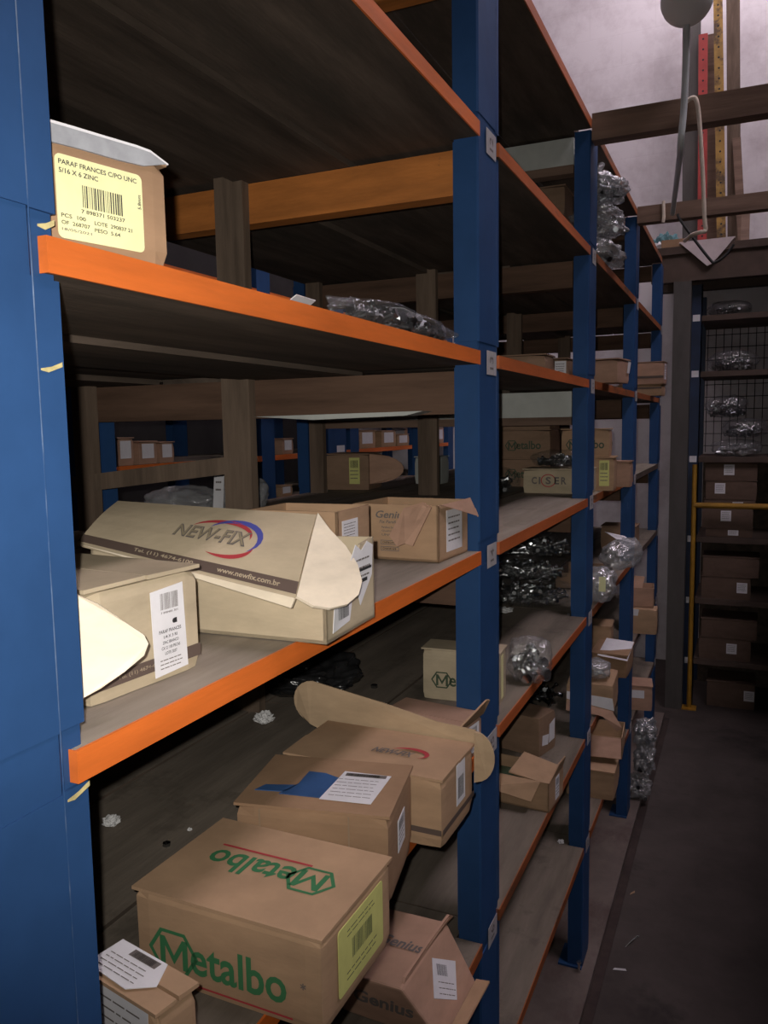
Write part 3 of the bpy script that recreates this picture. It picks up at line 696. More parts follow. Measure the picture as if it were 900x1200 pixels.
# black film bag
t = thing('plastic_bag', 'crumpled black plastic bag at the back of the lower shelf', 'bag', (-.43, 1.43, TD), 25)
bm = bmesh.new(); bmesh.ops.create_icosphere(bm, subdivisions=5, radius=1)
for v in bm.verts:
    d = v.co.copy(); nz = noise.noise(d * 2.1 + Vector((3, 1, 2))) * .3 + noise.noise(d * 6) * .13
    v.co = Vector((d.x * .115 * (1 + nz), d.y * .085 * (1 + nz), max(.0004, (d.z * .5 + .42) * .085 * (1 + nz))))
me = bpy.data.meshes.new('film'); bm.to_mesh(me); bm.free(); me.materials.append(M['blackfilm'])
for q in me.polygons: q.use_smooth = True
o = bpy.data.objects.new('film', me); COL.objects.link(o); o.parent = t

def lump(name, label, x, y, z, r, mat='lint', seed=1, sq=.7, cat='paper'):
    bm = bmesh.new(); bmesh.ops.create_icosphere(bm, subdivisions=4, radius=1)
    for v in bm.verts:
        d = v.co.copy(); nz = noise.noise(d * 2.3 + Vector((seed, 0, 0))) * .5 + abs(noise.noise(d * 5 + Vector((seed, 2, 0)))) * .35
        v.co = Vector((d.x * r * (1 + nz), d.y * r * (1 + nz), max(.0002, (d.z * .6 + .5) * r * sq * 1.3 * (1 + nz))))
    me = bpy.data.meshes.new(name); bm.to_mesh(me); bm.free(); me.materials.append(M[mat])
    o = bpy.data.objects.new(name, me); COL.objects.link(o); o.location = (x, y, z); return tag(o, label, cat)
lump('paper_wad', 'small white paper wad on the lower shelf beside the first upright', -.400, .822, TD, .0105, seed=4)
lump('paper_wad', 'larger white tissue wad beside the black plastic bag', -.415, 1.24, TD, .016, seed=9)
lump('paper_crumb', 'tiny white crumb of paper on bare shelf above the big box', -.287, .851, TD, .0028, seed=5)
def hexnut(label, x, y, z, r):
    mb = MB(); n = 6
    o_ = [(r * math.cos(PI / 3 * i), r * math.sin(PI / 3 * i)) for i in range(6)]; i_ = [(r * .52 * math.cos(PI / 3 * i), r * .52 * math.sin(PI / 3 * i)) for i in range(6)]; h = r * .8
    mb.add([(a, c, 0) for a, c in o_] + [(a, c, h) for a, c in o_] + [(a, c, 0) for a, c in i_] + [(a, c, h) for a, c in i_],
           [(i, (i + 1) % 6, 6 + (i + 1) % 6, 6 + i) for i in range(6)] + [(6 + i, 6 + (i + 1) % 6, 18 + (i + 1) % 6, 18 + i) for i in range(6)] + [(12 + (i + 1) % 6, 12 + i, 18 + i, 18 + (i + 1) % 6) for i in range(6)] + [((i + 1) % 6, i, 12 + i, 12 + (i + 1) % 6) for i in range(6)])
    o = mb.build('hex_nut', M['darkzinc']); o.location = (x, y, z); return tag(o, label, 'nut')
hexnut('loose dark hex nut on bare shelf behind the big green-lettered box', -.290, .806, TD, .0055)
hexnut('loose steel hex nut at the back of the shelf beyond the black bag', -.305, 1.50, TD, .008)

# ------------------------------------------------------------------ first bay, shelf E
s1 = carton('slumped kraft box with diamond-set white label below the big boxes', .016, 1.000, TE, -2, .180, .170, .092, 'pink', 'none', amp=.003)
for o in list(s1.children): bpy.data.objects.remove(o)
mb = MB(); prof = [(0, 0), (-.052, .092), (-.170, .088), (-.170, 0)]
mb.add([(a, .03 * (1 - q / .092), q) for a, q in prof] + [(a, .18, q) for a, q in prof], [(0, 1, 2, 3), (7, 6, 5, 4), (4, 5, 1, 0), (5, 6, 2, 1), (6, 7, 3, 2), (7, 4, 0, 3)])
o = mb.build('body', M['pink'], s1)
bv = o.modifiers.new('soft', 'BEVEL'); bv.width = .004; bv.segments = 2
f = Frame((0, 0, 0), (0, 1, 0), (-.052, 0, .092)); f.o = Vector((.0, 0, 0))
s = sticker(s1, f, [(.060, .052), (.110, .016), (.152, .054), (.100, .092)]); k = Ink(f)
k.fr = f.sub(.088, .052, math.radians(-38)); k.barcode(-.006, .016, .028, .016, seed=8); k.lines(-.006, .006, .045, 3, .008, .002); k.build(s)
mb = MB(); mb.slab([(-.053, .012, .090), (-.051, .178, .090), (-.040, .180, .104), (-.044, .172, .110), (-.050, .10, .104), (-.054, .02, .097)], .004); mb.build('flap', M['pink'], s1)
mb = MB(); mb.slab([(.001, .035, .003), (.001, .178, .004), (.026, .172, .012), (.022, .05, .008)], .003); mb.build('flap', M['kraft'], s1)
k = Ink(Frame((-.17, 0, .0915), (1, 0, 0), (0, 1, 0)), .0012); k.text('Genius', .035, .085, w=.075, hgt=.024, m=M['greyink'], bold=.025, shear=.2); k.build(s1)
k = Ink(Frame((-.17, .029, 0), (1, 0, 0), (0, -.03, .092)), .0015); k.text('Genius', .030, .042, w=.10, hgt=.028, m=M['greyink'], bold=.03, shear=.2); k.build(s1)

# ------------------------------------------------------------------ second bay
G = 'stacked green-lettered boxes past the third upright'
for i in range(3):
    lab = ('bottom box of the kraft stack behind the letter-printed box and bolt bags', 'middle box of the kraft stack, full dark lettering facing the bay', 'top box of the kraft stack, lettering half under the pale beam')[i]
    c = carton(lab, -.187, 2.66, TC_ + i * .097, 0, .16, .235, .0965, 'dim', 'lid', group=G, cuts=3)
    k = Ink(fr(c, 'near'), .001); metalbo(k, .083, .026, .120, M['dgreen']); k.build(c)
c = carton('dusty kraft box beside the stack, dark lettering behind the third upright', .020, 2.56, TC_ + .106, 3, .09, .150, .088, 'kraft', 'lid', cuts=3)
k = Ink(fr(c, 'near'), .001); metalbo(k, .018, .022, .115, M['dgreen']); k.build(c)
k = Ink(fr(c, 'aisle'), .001); k.text('M', .06, .03, w=.018, m=M['dgreen']); k.build(c)
c = carton('kraft box with lime label beneath the lettered box beyond third upright', .036, 2.555, TC_, 4, .13, .120, .105, 'kraft', 'lid', cuts=3)
simple_label(c, fr(c, 'near'), .074, .015, .104, .095, 'lime', seed=3)
c = carton('small kraft box poking out at the shelf edge past the labelled box', .064, 2.72, TC_, 0, .07, .060, .085, 'pink', 'lid', cuts=3)
c = carton('kraft box with circled letter print carrying a bolt bag', -.014, 2.42, TC_, 0, .115, .205, .075, 'buff', 'lid', cuts=3)
k = Ink(fr(c, 'near'), .001)
for tx, u, w in (('C', .028, .016), ('I', .050, .005), ('S', .071, .016), ('E', .098, .014), ('R', .118, .016)): k.text(tx, u, .028, w=w, hgt=.022, m=M['greyink'], bold=.03)
k.ring(arc(.079, .039, .023, 0, 360, 20, .020)[:-1], arc(.079, .039, .020, 0, 360, 20, .0172)[:-1], M['red']); k.build(c)
bag('dark bolt bag lying on top of the circle-printed box', -.115, 2.475, TC_ + .0755, 0, .095, .05, .058, 70, .03, .0035, mat='darkzinc', film='thin', seed=22)
bag('clear bag of short bolts on the shelf beside the circle-printed box', -.285, 2.34, TC_, 0, .08, .06, .085, 70, .028, .0035, mat='darkzinc', film='thin', seed=23)
HG = 'heaped bags of long zinc bolts'
bag('bottom bag of the long zinc bolt heap beside the third upright', -.21, 2.42, TD, 0, .165, .12, .074, 190, .07, .0034, film='thin', seed=31, group=HG)
bag('middle bag of the long zinc bolt heap beside the third upright', -.22, 2.43, TD + .075, 6, .150, .11, .074, 190, .07, .0034, film='thin', seed=32, group=HG)
bag('top bag of the long zinc bolt heap beside the third upright', -.20, 2.44, TD + .150, -4, .150, .11, .074, 190, .07, .0034, film='thin', seed=33, group=HG)
lump('paper_wad', 'grey tissue wad lying in front of the long bolt heap', -.235, 2.27, TD, .020, seed=14, sq=.4)
hexnut('bright nut lying at the edge of the shelf under the bolt heap', -.05, 2.30, TD, .006)
bag('clear bag of thick zinc bolts on the shelf edge by the second upright', -.010, 1.665, TD, 10, .048, .045, .100, 26, .035, .0065, seed=41, p=3.5)
bolts = thing('bolt_heap', 'low heap of loose dark bolts behind the dusty labelled box', 'bolts', (-.215, 2.56, TE), 0)
bolt_pile('loose_bolts', bolts, 60, .09, .10, .05, .06, .004, 'darkzinc', 51)
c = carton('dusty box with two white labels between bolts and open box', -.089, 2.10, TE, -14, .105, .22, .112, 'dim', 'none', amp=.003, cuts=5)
s = sticker(c, fr(c, 'aisle'), [(.015, .03), (.05, .024), (.056, .052), (.018, .058)]); s = sticker(c, fr(c, 'aisle'), [(.056, .026), (.09, .03), (.092, .088), (.06, .078)])
c = carton('half open kraft box with long white label on the shelf edge', .004, 1.80, TE, -5, .115, .170, .072, 'kraft', 'open')
mb = MB(); mb.slab([(-.003, .0, .070), (-.003, .113, .070), (-.10, .113, .090), (-.10, .0, .082)], .003); mb.build('flap', M['kraft'], c)
mb = MB(); mb.slab([(-.165, 0, .072), (-.02, 0, .072), (-.035, -.026, .030), (-.15, -.036, .048)], .003); mb.build('flap', M['kraft'], c)
mb = MB(); mb.slab([(-.0, .003, .070), (.0, .112, .070), (.008, .108, .100), (.006, .06, .098)], .003); mb.build('flap', M['kraft'], c)
simple_label(c, fr(c, 'aisle'), .05, .010, .080, .066, seed=17)
mb = MB(); mb.box((-.16, .008, .004), (-.01, .105, .045)); mb.build('contents', M['greentape'], c)
# shelf A and B of the second bay
c = carton('dark box with worn lettering deep on the top shelf', -.135, 2.58, TA, 0, .16, .24, .17, 'dim', 'lid', cuts=3)
k = Ink(fr(c, 'near'), .001); metalbo(k, .06, .06, .16, M['dgreen']); k.build(c)
c = carton('plain dark box lying atop the worn lettered box', -.13, 2.59, TA + .1705, 0, .14, .24, .09, 'dim', 'lid', cuts=3)
c = carton('low dusty box on the upper shelf behind the second upright', -.10, 2.20, TB, 0, .12, .13, .07, 'dim', 'lid', cuts=3)
c = carton('dusty box with pale end label deep on the upper shelf', -.100, 2.50, TB, 0, .12, .18, .08, 'dim', 'lid', cuts=3); simple_label(c, fr(c, 'near'), .14, .02, .175, .07, seed=2, bar=False)
# deep box with lime label seen through the first bay
c = carton('deep kraft box with lime label seen past the wooden stile', -.742, 2.42, TC_, 8, .16, .155, .122, 'dim', 'lid', cuts=4)
k = simple_label(c, fr(c, 'near'), .085, .02, .122, .108, 'lime', seed=19)
mb = MB(); tg = [(.0, .006, .02)] + [(.115 * math.sin(math.radians(a)), .02, .07 - .05 * math.cos(math.radians(a))) for a in range(10, 180, 17)] + [(.0, .006, .12)]
mb.slab(tg, .003); mb.build('flap', M['pink'], c)
c = carton('pale low carton just past the rounded flap of the deep box', -.60, 2.72, TC_, 0, .1, .10, .10, 'wtimber', 'lid', cuts=3)
lump('paper_crumb', 'white crumb on the bottom shelf in the second bay', -.067, 2.29, TF, .008, seed=6)

# ------------------------------------------------------------------ third bay
AG = 'clear bags piled on the top shelf between third and fourth uprights'
for i, (yy, sy, sz, dz, tl) in enumerate(((2.62, .13, .085, 0, None), (2.60, .12, .092, .087, None), (2.56, .10, .08, .181, (.0, -.05, .095, .014)))):
    bag(('bottom clear bag of the pile on the top shelf edge', 'middle clear bag of the pile on the top shelf edge', 'knotted clear bag topping the pile on the top shelf')[i],
        -.035 + .01 * i, yy, TA + dz, 0, .085, sy, sz, 40, .03, .0045, 'hazy', 'darkzinc', 60 + i, tail=tl, group=AG, lumpy=2.0)
c = carton('kraft box with torn white corner on upper shelf beyond third upright', .050, 2.50, TB, -9, .125, .14, .072, 'pink', 'flaps', amp=.004, cuts=5)
mb = MB(); mb.slab([(.002, .085, .03), (.003, .105, .03), (.004, .118, .064), (.003, .095, .066)], .001); mb.build('torn_paper', M['paper'], c)
bag('empty clear bag with white label drooping over the shelf edge', .030, 2.80, TD + .06, -10, .060, .12, .10, 0, film='hazy', seed=71, paper=(Frame((-.01, -.03, .10), (.35, 1, -.25), (-1, .2, .5)), rect(0, 0, .11, .05)))
bag('round clear bag with yellow tag just past the third upright', .0, 2.52, TD, 0, .055, .07, .11, 0, film='hazy', seed=72)
o = bpy.data.objects['film']
mb = MB(); mb.slab([(.010, 2.445, TD + .045), (.030, 2.445, TD + .045), (.030, 2.447, TD + .09), (.010, 2.447, TD + .09)], .001)
yt = mb.build('yellow_tag', M['yellow']); tag(yt, 'small yellow tag on the round clear bag past the third upright', 'tag')
c = carton('kraft box under the drooping bag, open end to the aisle', -.01, 2.66, TD, 0, .22, .16, .055, 'dim', 'open')
c = carton('kraft box with white sheet on its sloping top', .042, 2.90, TE, 0, .19, .13, .085, 'kraft2', 'lid', cuts=4, amp=.003)
mb = MB(); mb.slab([(-.105, -.012, .080), (.0, -.010, .068), (.002, .16, .095), (-.10, .17, .098)], .0012); mb.build('sheet', M['paper'], c)
c = carton('tall kraft box behind the box with the white sheet', -.045, 3.10, TE, 3.6, .12, .09, .135, 'kraft', 'lid', cuts=3)
c = carton('ragged kraft box with hanging white paper and drooping flap', .052, 2.50, TE, 3, .19, .15, .100, 'kraft', 'none', cuts=5, amp=.005)
mb = MB(); mb.slab([(-.145, -.004, .068), (-.004, -.004, .058), (.002, -.006, .020), (-.145, -.006, .044)], .001); mb.build('sheet', M['paper'], c)
mb = MB(); mb.slab([(-.145, -.006, .040), (-.004, -.006, .018), (.028, -.02, -.028), (.012, -.02, -.040), (-.03, -.02, .002), (-.05, -.02, .006), (-.145, -.018, .010)], .003); mb.build('flap', M['pink'], c)
bag('small clear bag slumped on the ragged box', -.015, 2.56, TE + .101, 0, .05, .05, .06, 14, .03, .004, 'hazy', seed=75)
c = carton('plain kraft box at floor shelf level just past third upright', .040, 2.62, TF, 1.5, .17, .16, .098, 'kraft', 'lid', cuts=4, amp=.002)
c = carton('open kraft box resting on the plain floor level box', .048, 2.74, TF + .0985, 4, .16, .16, .075, 'kraft', 'open')
mb = MB(); mb.slab([(-.155, 0, .072), (-.004, 0, .072), (.0, -.05, .020), (-.15, -.06, .022)], .003); mb.build('flap', M['pink'], c)

# ------------------------------------------------------------------ fourth bay
c = carton('lower of two kraft boxes on upper shelf past the fourth upright', .052, 3.86, TB, -2, .14, .20, .052, 'kraft', 'lid', cuts=3)
k = Ink(fr(c, 'near'), .001); k.rect(.0, .03, .2, .038, M['band']); k.build(c)
c = carton('upper of two kraft boxes on upper shelf past the fourth upright', .060, 3.85, TB + .0525, -2, .13, .20, .100, 'pink', 'lid', cuts=3)
k = Ink(fr(c, 'near'), .001); k.rect(.0, .025, .2, .036, M['band']); k.poly(arc(.05, .07, .012, 0, 360, 10)[:-1], M['greyink']); k.build(c)
simple_label(c, fr(c, 'aisle'), .03, .02, .08, .09, seed=7)
c = carton('kraft box in the far bay, flap up, on middle lower shelf', .080, 3.56, TE, 3, .10, .14, .110, 'kraft', 'none', cuts=3)
mb = MB(); mb.slab([(-.12, -.002, .08), (-.08, -.002, .08), (-.075, -.004, .108), (-.125, -.004, .11)], .001); mb.build('torn_paper', M['paper'], c)
c = carton('open kraft box stacked upon the far bay flap box', .062, 3.60, TE + .1105, 6, .12, .12, .085, 'pink', 'open')
mb = MB(); mb.slab([(-.12, .0, .084), (-.05, 0, .084), (-.04, .03, .13), (-.11, .03, .135)], .003); mb.build('flap', M['pink'], c)
c = carton('small box with white sticker low in the far bay', .070, 3.54, TF, 8, .12, .13, .110, 'pink', 'lid', cuts=3)
sticker(c, fr(c, 'near'), rect(.015, .055, .095, .09))
c = carton('dusty plain box at back of far bay on lower shelf', -.02, 3.60, TD, 0, .15, .15, .10, 'dim', 'lid', cuts=3)
HB = 'bolt bags slumped at floor level by the fourth upright'
for i, (z, s) in enumerate(((0.0, .085), (.122, .095), (.254, .08))):
    bag(('lowest slumped clear bag at the foot of fourth upright', 'second slumped clear bag above the lowest one by fourth upright', 'topmost slumped clear bag under the white-stickered box')[i],
        .045 if i else .03, 3.50, z, 0, .05, .06, s + .035, 16, .03, .005, 'hazy', 'darkzinc', 80 + i, group=HB, lumpy=2.6, p=3.2)

# ================================================================== rack across the end of the aisle
er = thing('storage_rack', 'dark cross rack closing off the end of the aisle', 'shelving', (0, 0, 0))
EY = 4.90
ES = [.25, .61, .97, 1.43, 1.91, 2.22]
for x0 in (.105, 1.35):
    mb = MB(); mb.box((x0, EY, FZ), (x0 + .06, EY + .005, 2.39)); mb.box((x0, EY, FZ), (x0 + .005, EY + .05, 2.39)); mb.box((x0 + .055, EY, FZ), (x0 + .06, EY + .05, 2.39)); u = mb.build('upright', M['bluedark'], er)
    for z in ES:
        mb = MB(); mb.box((x0 + .012, EY - .0012, z - .03), (x0 + .05, EY - .0002, z + .006)); mb.build('tag', M['paper'], u)
    mb = MB(); mb.box((x0, EY + .50, FZ), (x0 + .06, EY + .55, 2.39)); mb.build('upright', M['bluedark'], er)
for z in ES:
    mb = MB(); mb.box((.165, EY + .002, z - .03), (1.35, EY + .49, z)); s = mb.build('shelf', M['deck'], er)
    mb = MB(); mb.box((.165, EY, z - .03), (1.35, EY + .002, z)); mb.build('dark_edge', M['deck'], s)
mb = MB(); mb.box((.17, EY + .495, FZ), (1.35, EY + .50, 1.40)); mb.build('dark_panel', M['boardunder'], er)  # dark sheet added to stand for deep shade behind the lower boxes
mb = MB()   # welded wire back
for i in range(26): x = .18 + i * .045; mb.tube([(x, EY + .49, 1.44), (x, EY + .49, 2.2)], .0022, 5)
for i in range(10): z = 1.48 + i * .075; mb.tube([(.17, EY + .487, z), (1.35, EY + .487, z)], .0022, 5)
mb.build('wire_mesh', M['black'], er)
EG = 'dark boxes on the end rack'
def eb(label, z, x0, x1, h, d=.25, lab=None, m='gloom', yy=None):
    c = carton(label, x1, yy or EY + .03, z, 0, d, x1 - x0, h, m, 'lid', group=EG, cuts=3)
    if lab: simple_label(c, fr(c, 'near'), lab[0], lab[1], lab[0] + .055, lab[1] + min(.06, h - .02), seed=int(z * 50), bar=False)
    return c
eb('thin bottom box of the three-box stack below the shiny bolt bag', .97 + .001, .21, .46, .05, lab=(.12, .01))
eb('thick middle box of the stack below the shiny bolt bag', 1.022, .20, .48, .115, lab=(.05, .03)) if False else None
c1_ = eb('wide box with white label just under the yellow rail', .97 + .052, .19, .46, .12, lab=(.10, .04))
eb('thin flat box directly above the yellow rail', .97 + .25 - .077, .20, .47, .045, lab=(.15, .004))
eb('box with pale double label second above the yellow rail', .97 + .25 - .031, .205, .475, .105, lab=(.05, .03))
eb('box with pale label topping the end rack stack under the bolt bag', .97 + .25 + .075, .20, .475, .100, lab=(.10, .03))
eb('box with one pale patch on the third end rack shelf up', .61, .195, .46, .13, lab=(.19, .04))
eb('long brown box lying above the pale patch box', .61 + .1305, .20, .50, .115)
eb('box with small cream label on second end rack shelf', .25, .19, .47, .13, lab=(.15, .04))
eb('low box lying upon the cream-labelled end rack box', .25 + .1305, .20, .50, .11)
eb('dark box on the floor under the end rack', FZ, .24, .50, .15, lab=(.2, .05))
BG = 'bolt bags on the end rack'
for lab, z, x, s, h, n, mt in (('shiny zinc bolt bag low on the wire-backed shelf', 1.43, .36, .14, .10, 160, 'zinc'), ('dark bolt bag resting upon the shiny bag', 1.535, .40, .13, .11, 80, 'darkzinc'), ('dark bolt bag topping the wire-backed shelf pile', 1.65, .30, .12, .13, 80, 'darkzinc'),
                               ('dark bag on upper end rack shelf under the red edge', 1.91, .33, .14, .12, 90, 'darkzinc'), ('grey sack on the highest end rack shelf', 2.22, .30, .12, .09, 20, 'darkzinc')):
    bag(lab, x, EY + .14, z, 0, s, .11, h, n, .028, .0045, 'film', mt, int(z * 100), group=BG)
# yellow guard rail of pipe
GX = .72
g = thing('guard_rail', 'yellow pipe guard rail in front of the end rack', 'rail', (.150, 4.84, FZ - .0005))
mb = MB(); mb.tube([(0, 0, 0), (0, 0, 1.42)], .013, 10); mb.build('post', M['pipe'], g); mb = MB(); mb.tube([(GX, 0, 0), (GX, 0, 1.42)], .013, 10); mb.build('post', M['pipe'], g)
mb = MB(); mb.tube([(0, 0, 1.19), (GX, 0, 1.19)], .016, 10); mb.build('rail', M['pipe'], g)
mb = MB(); mb.box((-.04, -.04, 0), (.04, .04, .006)); mb.build('foot_plate', M['pipe'], g); mb = MB(); mb.box((GX - .04, -.04, 0), (GX + .04, .04, .006)); mb.build('foot_plate', M['pipe'], g)

# ------------------------------------------------------------------ on the deck
DZ = 2.585
def plank(name, label, x0, x1, y, z1, lean, mat, t=.03, cat='plank', holes=False, z0=DZ, tip=None):
    mb = MB(); dx = lean
    mb.add([(x0, y, z0), (x1, y, z0), (x1, y + t, z0), (x0, y + t, z0), (x0 + dx, y + .10, z1), (x1 + dx, y + .10, z1), (x1 + dx, y + .10 + t, z1), (x0 + dx, y + .10 + t, z1)],
           [(0, 3, 2, 1), (4, 5, 6, 7), (0, 1, 5, 4), (1, 2, 6, 5), (2, 3, 7, 6), (3, 0, 4, 7)])
    if holes:
        n = int((z1 - z0) / .06)
        for i in range(n):
            t_ = (i + .5) / n; cx = (x0 + x1) / 2 + dx * t_; cy = y + .10 * t_ - .0012; cz = z0 + (z1 - z0) * t_
            mb.add([(cx + .006 * math.cos(a * PI / 4), cy, cz + .006 * math.sin(a * PI / 4)) for a in range(8)], [tuple(range(8))], 1)
    o = mb.build(name, [M[mat], M['black']]); return tag(o, label, cat)
plank('timber_board', 'wide grey-brown board leaning on the white wall beside red steel', .022, .125, 5.36, 4.42, -.045, 'post', .03)
plank('steel_strut', 'red punched steel strut standing on the deck against the wall', .112, .163, 5.30, 3.93, -.030, 'redsteel', .012, 'strut', True)
plank('timber_board', 'dark brown board standing between red and yellow struts', .150, .222, 5.37, 3.95, -.045, 'timber', .03)
plank('steel_strut', 'yellow punched steel strut standing beside the dark brown board', .222, .272, 5.30, 4.40, -.075, 'yelsteel', .012, 'strut', True)
plank('timber_board', 'dark narrow board standing beside the yellow strut', .278, .352, 5.37, 4.42, -.06, 'stile', .03)
plank('timber_board', 'leaning brown board beyond the yellow strut', .34, .385, 5.28, 3.3, -.055, 'timber', .02)
plank('timber_stub', 'short dark timber stub standing at the deck edge', .352, .394, 4.80, 2.78, 0, 'timber', .04)
t = thing('cloth', 'pale cloth hanging in a point over the deck edge', 'cloth', (0, 0, 0))
mb = MB(); top = [(.045, 4.765, 2.600), (.12, 4.762, 2.606), (.2, 4.764, 2.604), (.327, 4.765, 2.607)]
pts = [(.045, 4.768, 2.605), (.19, 4.762, 2.465), (.215, 4.762, 2.475), (.255, 4.763, 2.52), (.327, 4.768, 2.607)]
mb.slab(pts, .004); mb.slab([(.045, 4.768, 2.601), (.327, 4.768, 2.603), (.31, 4.98, 2.60), (.06, 4.98, 2.598)], .004)
mb.build('sheet', M['cloth'], t)
mb = MB(); mb.box((-.05, 4.80, DZ), (.085, 4.90, DZ + .045)); tag(mb.build('wood_block', M['kraft2']), 'brown wooden block on the deck behind the hanging cloth', 'block')
lump('cloth_bundle', 'teal cloth bundle on the deck beside the wooden block', -.045, 4.97, DZ, .068, 'teal', 3, .95, 'cloth')
lump('paper_wad', 'white paper heap at the corner of the deck', -.075, 4.86, DZ, .034, 'paper', 8, .8)

# ------------------------------------------------------------------ overhead lamp, conduit and cords
gl = thing('globe_lamp', 'pale glass globe lamp hanging above the aisle tie', 'lamp', (.242, 2.2, 2.655))
mb = MB(); prof = [(math.sin(math.radians(a)) * .062, -math.cos(math.radians(a)) * .062) for a in range(0, 171, 10)]
vs = []; fs = []; n = 28
for rr, z in prof:
    for j in range(n): vs.append((rr * math.cos(2 * PI * j / n), rr * math.sin(2 * PI * j / n), z))
for i in range(len(prof) - 1):
    for j in range(n): fs.append((i * n + j, i * n + (j + 1) % n, (i + 1) * n + (j + 1) % n, (i + 1) * n + j))
mb.add(vs, fs); mb.build('globe', M['globe'], gl, True)
mb = MB(); mb.tube([(0, 0, .055), (0, 0, .11)], .028, 14); mb.tube([(0, 0, .1), (0, 0, HT - 2.655)], .006, 8); mb.build('stem', M['conduit'], gl)
def bez(pts, n=8):
    P = [Vector(p) for p in pts]; out = []
    for i in range(len(P) - 1):
        p0, p1, p2, p3 = P[max(i - 1, 0)], P[i], P[i + 1], P[min(i + 2, len(P) - 1)]
        for j in range(n):
            t = j / n; out.append(.5 * ((2 * p1) + (p2 - p0) * t + (2 * p0 - 5 * p1 + 4 * p2 - p3) * t * t + (3 * p1 - p0 - 3 * p2 + p3) * t ** 3))
    return [tuple(p) for p in out + [P[-1]]]
mb = MB(); mb.tube(to_local(gl, bez([(.242, 2.2, 2.597), (.240, 2.235, 2.52), (.236, 2.258, 2.42), (.230, 2.266, 2.345), (.224, 2.34, 2.338), (.207, 2.52, 2.362), (.180, 2.80, 2.388), (.149, 3.10, 2.402), (.133, 3.25, 2.400)])), .0085, 10)
mb.build('conduit', M['conduit'], gl)
mb = MB(); mb.tube(bez([(.240, 2.270, 2.44), (.256, 2.268, 2.447), (.266, 2.266, 2.434), (.274, 2.268, 2.38), (.284, 2.268, 2.26), (.291, 2.266, 2.15), (.294, 2.266, 2.117), (.283, 2.262, 2.112), (.262, 2.3, 2.116), (.235, 2.42, 2.127)]), .0055, 8)
tag(mb.build('cord', M['rope'], smooth=True), 'loop of pale cord hanging over the first aisle tie', 'cord')
mb = MB(); mb.tube(bez([(.150, 3.262, 2.40), (.155, 3.262, 2.385), (.190, 3.262, 2.33), (.265, 3.262, 2.225), (.285, 3.262, 2.212), (.320, 3.262, 2.235), (.345, 3.262, 2.27)]), .005, 8)
tag(mb.build('cable', M['black'], smooth=True), 'black cable drooping from the second aisle tie', 'cable')
mb = MB(); mb.tube(bez([(.098, 3.272, 2.455), (.100, 3.270, 2.40), (.098, 3.272, 2.378)]), .006, 8); tag(mb.build('cord_tie', M['rope']), 'pale cord tie wound round the second aisle tie', 'cord')

# ================================================================== rack beyond the other aisle
fx = -1.6
fr_ = thing('storage_rack', 'distant rack across the other aisle seen through the shelves', 'shelving', (0, 0, 0))
FS = [.38, .75, 1.13, 1.305, 1.506, 1.90, 2.25]
FP = [1.13, 2.06, 3.10, 4.0, 4.93, 5.62]
for y in FP:
    mb = MB(); mb.box((fx - .04, y, 0), (fx, y + .11, 2.4)); mb.build('upright', M['blue'], fr_)
    mb = MB(); mb.box((fx - .54, y, 0), (fx - .50, y + .11, 2.4)); mb.build('upright', M['blue'], fr_)
mb = MB(); mb.box((fx - .04, 3.67, 0), (fx + .04, 3.87, 2.4)); u = mb.build('upright', M['blue'], fr_)
mb = MB(); mb.slab([(fx + .041, 3.76, 1.50), (fx + .041, 3.85, 1.50), (fx + .041, 3.85, 1.535), (fx + .041, 3.76, 1.535)], .0008); mb.build('tag', M['paper'], u)
for z in FS:
    for a, b_ in zip(FP, FP[1:]):
        mb = MB(); mb.box((fx - .5, a + .11, z - .022), (fx - .003, b_, z)); s = mb.build('shelf', M['board'], fr_)
        mb = MB(); mb.box((fx - .003, a + .11, z - .024), (fx, b_, z + .0005)); mb.build('orange_edge', M['orange'], s)
FG = 'pale labelled boxes on the distant rack'
for lab, y0, y1, z, h, m in (('pale box beside the distant upright nearest the brace', 2.19, 2.275, 1.506, .10, 'pink'), ('first of two small labelled boxes on the distant rack over the brace', 2.30, 2.40, 1.506, .085, 'pink'), ('second of two small labelled boxes on the distant rack over the brace', 2.415, 2.50, 1.506, .08, 'pink'),
                             ('tall pale labelled box on the distant orange shelf', 4.14, 4.36, 1.506, .105, 'kraft'), ('kraft box with pale label in the middle of the distant shelf', 4.45, 4.67, 1.506, .100, 'kraft'), ('low box beside the distant upright, label filling its face', 4.69, 4.89, 1.506, .075, 'kraft'),
                             ('narrow box past the last distant upright', 5.40, 5.56, 1.506, .11, 'pink'), ('small orange box between two distant uprights', 3.30, 3.40, 1.506, .075, 'pink'),
                             ('upper small box low on the distant rack', 3.27, 3.38, 1.305, .05, 'kraft'), ('lower small box low on the distant rack', 3.27, 3.38, 1.13, .09, 'kraft')):
    c = carton(lab, fx - .01, y0, z, 0, y1 - y0, .25, h, m, 'lid', group=FG, cuts=2)
    f = fr(c, 'aisle'); w = y1 - y0; sticker(c, f, rect(w * .15, h * .25, w * .8, h * .88))

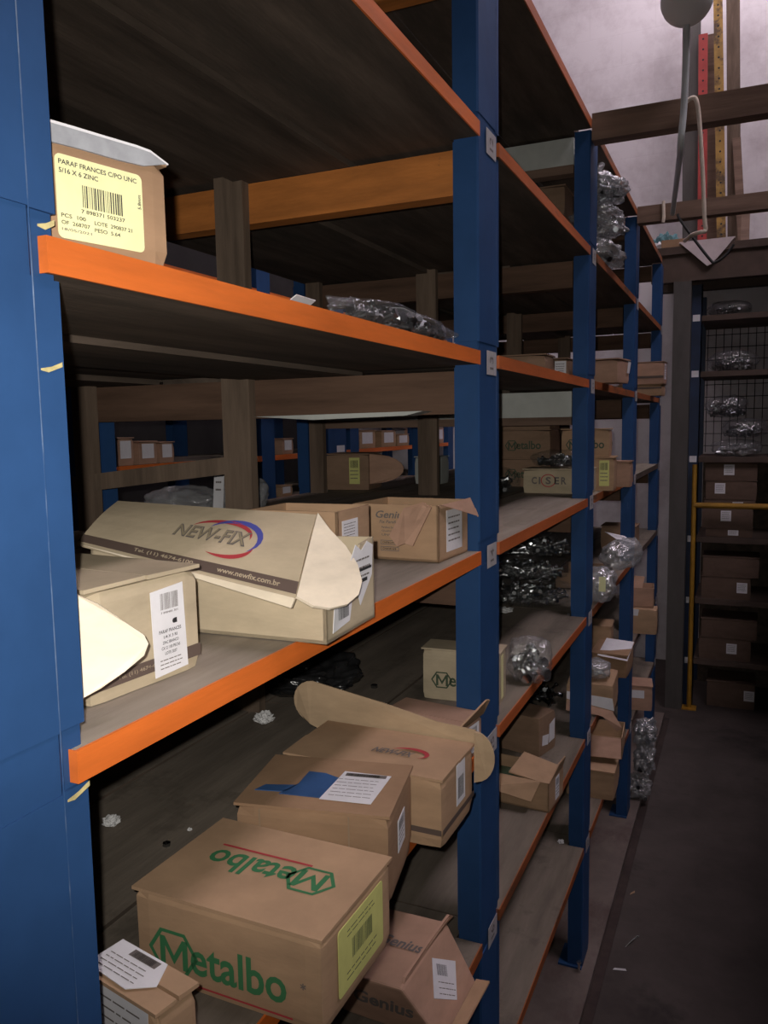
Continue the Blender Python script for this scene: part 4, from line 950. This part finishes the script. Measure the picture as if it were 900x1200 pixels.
# ------------------------------------------------------------------ litter on the floor
def scrap(label, x, y, pts, mat='lint', cat='paper'):
    mb = MB(); mb.slab(pts, .0008); o = mb.build('paper_scrap', M[mat]); o.location = (x, y, FZ); return tag(o, label, cat)
scrap('curled pale scrap on the aisle floor beside the plinth', .113, 2.50, [(-.012, -.02, .001), (.0, -.006, .012), (.018, .03, .016), (.022, .05, .003), (.006, .02, .003), (-.004, .0, .002)])
scrap('thin pale scrap on the aisle floor nearer the bottom shelf', .100, 2.36, [(-.02, -.004, .001), (.02, .002, .004), (.016, .010, .004), (-.016, .006, .001)])
scrap('small ochre leaf-like scrap lying against the plinth', .085, 2.79, [(-.008, -.01, .001), (.008, .002, .006), (.006, .014, .006), (-.006, .004, .001)], 'kraft')
nb = thing('bolt', 'bright bolt standing at the foot of the third upright', 'bolt', (-.005, 2.262, 0))
V, F = bolt_geo(.03, .004); mb = MB(); mb.add([(a, b_, c + .015) for a, b_, c in V], F); mb.build('shank', M['zinc'], nb)

# ================================================================== light, camera, view
cam = bpy.data.cameras.new('camera'); co = bpy.data.objects.new('camera', cam); COL.objects.link(co)
yaw, pitch, roll, fpx = .4231, .1062, -.0162, 937.33
fw = Vector((-math.sin(yaw) * math.cos(pitch), math.cos(yaw) * math.cos(pitch), -math.sin(pitch)))
r0 = Vector((math.cos(yaw), math.sin(yaw), 0)); u0 = r0.cross(fw)
rt = r0 * math.cos(roll) + u0 * math.sin(roll); up = rt.cross(fw)
CP = Vector((.4, 0, 1.63))
co.matrix_world = Matrix(((rt.x, up.x, -fw.x, CP.x), (rt.y, up.y, -fw.y, CP.y), (rt.z, up.z, -fw.z, CP.z), (0, 0, 0, 1)))
cam.sensor_fit = 'VERTICAL'; cam.sensor_height = 24; cam.lens = fpx / 1200 * 24; cam.clip_start = .02; cam.clip_end = 50
SC.camera = co

# the phone's flash, just beside the lens
fl = bpy.data.lights.new('phone_flash', 'SPOT'); fo = bpy.data.objects.new('phone_flash', fl); COL.objects.link(fo)
fo.location = CP - rt * .016 + up * .016
tgt = fw - rt * .12 + up * .04
fo.rotation_euler = tgt.to_track_quat('-Z', 'Y').to_euler()
fl.spot_size = math.radians(90); fl.spot_blend = 1.0; fl.shadow_soft_size = .004; fl.color = (1.0, .95, .88); fl.energy = 1
fl.use_nodes = True
nt = fl.node_tree; em = nt.nodes.get('Emission'); fa = nt.nodes.new('ShaderNodeLightFalloff'); fa.inputs['Strength'].default_value = 8.5
f2 = nt.nodes.new('ShaderNodeLightFalloff'); f2.inputs['Strength'].default_value = 21.0
sm = nt.nodes.new('ShaderNodeMath'); sm.operation = 'ADD'
nt.links.new(fa.outputs['Linear'], sm.inputs[0]); nt.links.new(f2.outputs['Quadratic'], sm.inputs[1]); nt.links.new(sm.outputs[0], em.inputs['Strength'])

w = bpy.data.worlds.new('world'); SC.world = w; w.use_nodes = True
w.node_tree.nodes['Background'].inputs[0].default_value = (.5, .5, .55, 1); w.node_tree.nodes['Background'].inputs[1].default_value = .02

SC.view_settings.view_transform = 'Standard'; SC.view_settings.look = 'None'; SC.view_settings.gamma = 1; SC.view_settings.use_curve_mapping = False
SC.view_settings.exposure = 0
for o in list(bpy.data.objects):
    if '_d' in o.keys(): del o['_d']
